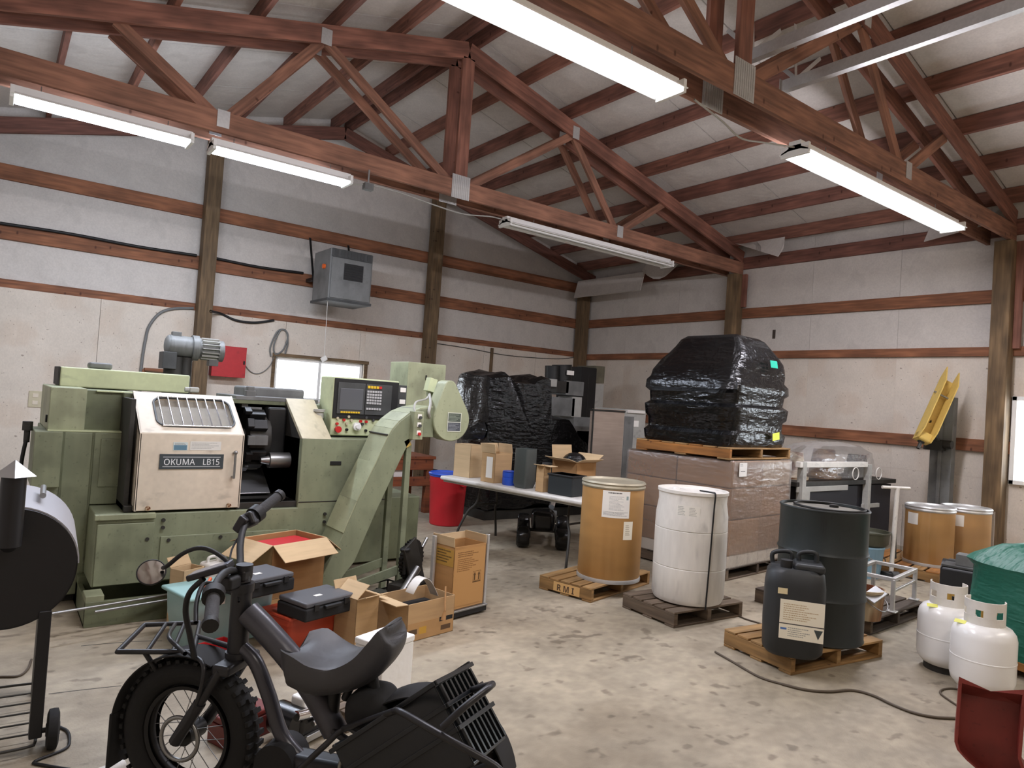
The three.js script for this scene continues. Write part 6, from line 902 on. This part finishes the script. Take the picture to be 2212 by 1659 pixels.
  // front rack
  { const A = loc(254, 1408, 0.11), h = A.y, B = locY(312, 1350, h), D = locY(432, 1345, h), E = locY(418, 1408, h), rk = P('front_rack', tube([A, A.clone().lerp(B, 0.12), A.clone().lerp(B, 0.88), B, B.clone().lerp(D, 0.06), B.clone().lerp(D, 0.94), D, D.clone().lerp(E, 0.1), D.clone().lerp(E, 0.9), E, E.clone().lerp(A, 0.06), E.clone().lerp(A, 0.94)], 0.0095, { closed: true, n: 90, t: 0.3 }), satin);
    for (const k of [0.38, 0.72]) P('cross_bar', rod(A.clone().lerp(E, k), B.clone().lerp(D, k), 0.008), satin, rk);
    P('rack_strut', rod(A.clone().lerp(E, 0.35), V(A.x * 0.55, h - 0.10, 0.02), 0.009), satin, rk); P('rack_strut', tube([A.clone().lerp(E, 0.9), loc(440, 1440, 0.1), loc(420, 1530, 0.1), V(0.0, Rt, 0.1)], 0.008), satin, rk); P('rack_strut', rod(E.clone().lerp(D, 0.5), hdB.clone().add(V(-0.02, 0.03, 0)), 0.01), satin, rk); P('rack_strut', tube([B.clone().lerp(D, 0.55), loc(365, 1375, 0), loc(385, 1398, 0.04), loc(400, 1412, 0.1)], 0.008), satin, rk); }
  // rear carrier tubes around the crate
  const rc = P('rear_carrier', [tube([loc(640, 1668, 0.12), loc(700, 1612, 0.12), loc(742, 1575, 0.1), loc(770, 1582, 0.13), loc(870, 1668, 0.2)], 0.010)], satin);
  P('carrier_bar', tube([loc(852, 1536, 0.30), loc(870, 1540, 0.36), loc(960, 1592, 0.42), loc(1060, 1648, 0.42), loc(1088, 1672, 0.42)], 0.010), satin, rc);
  P('carrier_bar', tube([loc(955, 1572, 0.42), loc(1000, 1530, 0.40), loc(1050, 1490, 0.34), loc(1064, 1478, 0.28)], 0.010), satin, rc); P('carrier_strut', rod(loc(852, 1536, 0.30), loc(742, 1575, 0.1), 0.01), satin, rc); P('carrier_strut', rod(loc(1064, 1478, 0.28), V(WB + 0.1, Rt + 0.3, 0.0), 0.01), satin, rc); P('carrier_strut', rod(loc(1064, 1650, 0.42), V(WB, Rt, 0.09), 0.01), satin, rc);
}
{ // black slatted crate tipped over the rear carrier
  const O = atD(935, 1474, 2.06), vd = dirOf(930, 1520).normalize(), rd = rgt.clone().addScaledVector(vd, -rgt.dot(vd)).normalize(), ud = rd.clone().cross(vd).normalize(), ax = (a, b, c) => V(0, 0, 0).addScaledVector(rd, a).addScaledVector(ud, b).addScaledVector(vd, c);
  const Ln = ax(0.27, 0.165, -0.17).normalize(), Wd = ax(0.13, 0.07, 0.27), Wn = Wd.addScaledVector(Ln, -Wd.dot(Ln)).normalize(), D = Ln.clone().cross(Wn).normalize(); if (D.y > 0) D.negate();
  // local x along the length (to the right), y up, z towards the near side
  const X = Ln, Y = D.clone().negate(), Z = X.clone().cross(Y).normalize(), L = 0.39, H2 = 0.25, B = 0.27;
  const t = thing('plastic_crate', 'black slatted plastic crate tipped on the rear carrier of the bicycle', 'crate', O.clone()); t.quaternion.setFromRotationMatrix(new THREE.Matrix4().makeBasis(X, Y, Z));
  const s = Z.dot(Wn) > 0 ? 1 : -1, z = (a) => s * a;         // a runs from the near rim to the far rim
  const pm = std(0x191c1f, 0.24);
  part(t, 'floor', box(L, 0.008, B, -L / 2, -H2, z(B / 2)), pm);
  part(t, 'side_wall', box(L, H2, 0.006, -L / 2, -H2 / 2, z(0.003)), pm); part(t, 'side_wall', box(L, H2, 0.006, -L / 2, -H2 / 2, z(B - 0.003)), pm); part(t, 'end_wall', box(0.006, H2, B, -L + 0.003, -H2 / 2, z(B / 2)), pm); part(t, 'end_wall', box(0.006, H2, B, -0.003, -H2 / 2, z(B / 2)), pm);
  for (let i = 0; i < 8; i++) part(t, 'rib', box(0.014, H2 - 0.02, 0.012, 0.006, -H2 / 2 - 0.005, z(0.02 + i * (B - 0.04) / 7), { r: 0.002 }), pm);
  for (const y of [0, -0.07, -0.14]) { part(t, 'band', box(0.022, 0.014, B + 0.02, 0.006, y - 0.006, z(B / 2), { r: 0.002 }), pm); part(t, 'band', box(L + 0.02, 0.014, 0.02, -L / 2, y - 0.006, z(-0.006), { r: 0.002 }), pm); }
  part(t, 'rim', [box(L + 0.02, 0.012, 0.012, -L / 2, 0.002, z(B + 0.004)), box(0.012, 0.012, B, -L, 0.002, z(B / 2))], pm); part(t, 'slot', box(0.004, 0.03, 0.09, 0.002, -0.105, z(B / 2)), M.blackGloss);
}
{ const p = onY(230, 1690); const t = thing('plastic_bottle', 'small white plastic bottle lying by the front tyre', 'bottle', p, 0.3); part(t, 'body', rod(V(-0.06, 0.032, 0), V(0.06, 0.032, 0), 0.032), M.white); part(t, 'cap', rod(V(-0.085, 0.032, 0), V(-0.06, 0.032, 0), 0.016), M.whiteGloss); }

// ================================================================ BARREL SMOKER AT THE LEFT EDGE
{
  const a = atD(14, 1230, 2.75), b = atD(30, 1168, 3.3); b.y = a.y; const dir = b.clone().sub(a).normalize(), L = a.distanceTo(b), r = 0.24, t = thing('barrel_smoker', 'black barrel smoker with chimney, cone cap and small wheels', 'grill', V((a.x + b.x) / 2, 0, (a.z + b.z) / 2)), P = (n, g, m, p = t, l) => wpart(t, n, g, m, p, l);
  const bas = new THREE.Matrix4().makeBasis(V(-dir.z, 0, dir.x).negate(), V(0, 1, 0), dir), to = (g) => g.applyMatrix4(bas).translate(a.x, a.y, a.z);
  const half = (a0, a1, rr0, rr1, d0, d1) => { const s = new THREE.Shape(), n = 24; for (let i = 0; i <= n; i++) { const k = a0 + (a1 - a0) * i / n; s[i ? 'lineTo' : 'moveTo'](rr1 * Math.cos(k), rr1 * Math.sin(k)); } for (let i = n; i >= 0; i--) { const k = a0 + (a1 - a0) * i / n; s.lineTo(rr0 * Math.cos(k), rr0 * Math.sin(k)); } s.closePath(); return ext(s, d1 - d0, { b: 0.001, cs: 1 }).translate(0, 0, d0); };
  const bk = std(0x17171a, 0.45);
  P('barrel', to(half(Math.PI * 0.98, Math.PI * 2.02, r - 0.006, r, 0, L)), bk); P('end_plate', to(cyl(r, 0.012, 0, 0, 0.006, { rx: Math.PI / 2, seg: 48 })), bk); P('end_plate', to(cyl(r, 0.012, 0, 0, L - 0.006, { rx: Math.PI / 2, seg: 48 })), bk);
  P('lid', to(half(0.0, Math.PI, r - 0.002, r + 0.006, 0.03, L - 0.01)), std(0xb5b5ba, 0.4, { metalness: 0.2 })); P('lid_handle', to(rod(V(-0.1, 0.26, L * 0.3), V(-0.1, 0.26, L * 0.7), 0.012)), M.steel);  // pale grey lid colour paints in the highlight along the barrel top
  const c0 = atD(18, 1180, 2.66), c1 = atD(19, 1030, 2.66), ch = P('chimney', [rod(c0, V(c0.x, c1.y, c0.z), 0.042, 0.042, 28), rod(V(c0.x, c0.y + 0.04, c0.z), V(a.x, c0.y - 0.02, a.z), 0.03)], bk);
  P('chimney_cap', lathe([[0.074, 0], [0.072, 0.003], [0.0, 0.062]], 5).translate(c0.x, c1.y + 0.004, c0.z), M.alu, ch, 'bright folded cone cap'); P('cap_strut', [rod(V(c0.x + 0.03, c1.y - 0.02, c0.z), V(c0.x + 0.03, c1.y + 0.012, c0.z), 0.004), rod(V(c0.x - 0.03, c1.y - 0.02, c0.z), V(c0.x - 0.03, c1.y + 0.012, c0.z), 0.004)], bk, ch);
  const side = V(-dir.z, 0, dir.x).negate(), lg = (s, d) => a.clone().addScaledVector(side, s).addScaledVector(dir, d);
  const S0 = side.dot(rgt) > 0 ? 1 : -1, foot = onY(92, 1580);
  for (const [s, d] of [[0.14, 0.02], [-0.14, 0.02], [0.14, L - 0.04], [-0.14, L - 0.04]]) { const p = lg(s * S0, d); P('leg', beam(V(p.x, a.y - r * 0.75, p.z), V(p.x, d < 0.1 ? 0.06 : 0.0, p.z), 0.045, 0.05), bk); }
  const w0 = lg(0.2 * S0, 0.02), w1 = lg(-0.2 * S0, 0.02); for (const p of [w0, w1]) { const w = P('wheel', lathe([[0.012, -0.02], [0.06, -0.022], [0.078, -0.016], [0.08, 0], [0.078, 0.016], [0.06, 0.022], [0.012, 0.02]], 28).rotateZ(Math.PI / 2).applyMatrix4(bas).translate(p.x, 0.08, p.z), M.rubber); P('wheel_hub', cyl(0.025, 0.05, 0, 0, 0, { rz: Math.PI / 2 }).applyMatrix4(bas).translate(p.x, 0.08, p.z), M.greyD, w); }
  P('axle', rod(lg(0.2 * S0, 0.02).setY(0.08), lg(0.12 * S0, 0.02).setY(0.08), 0.01), M.iron); P('axle', rod(lg(-0.2 * S0, 0.02).setY(0.08), lg(-0.12 * S0, 0.02).setY(0.08), 0.01), M.iron);
  P('wire_shelf', tube([lg(-0.14 * S0, 0.0).setY(0.035), lg(0.14 * S0, 0.0).setY(0.035), lg(0.14 * S0, L).setY(0.035), lg(-0.14 * S0, L).setY(0.035)], 0.006, { closed: true, t: 0.1, n: 60 }), M.iron); for (let i = 1; i < 6; i++) P('shelf_wire', rod(lg(-0.14 * S0, L * i / 6).setY(0.035), lg(0.14 * S0, L * i / 6).setY(0.035), 0.004, 0.004, 6), M.iron);
  const hk = (pts) => tube(pts.map(([p, q]) => onY(p, q, 0.01)), 0.005); { const w3 = [[128, 1570], [146, 1580], [150, 1600], [140, 1618], [75, 1645], [90, 1652], [150, 1662]].map(([p, q]) => onY(p, q, 0.006)); wsolo('wire_hook', 'bent black wire lying on the floor by the smoker wheel', 'wire', tube(w3, 0.006), M.black, w3[0].clone()); }
  { const w3 = [[68, 1425], [60, 1445], [40, 1460], [0, 1462]].map(([p, q]) => onY(p, q, 0.006)); wsolo('floor_cable', 'thin brown cable curving out from behind the smoker leg', 'cable', tube(w3, 0.006), std(0x54493c, 0.6), w3[0].clone()); }
}

renderer.render(scene, camera);
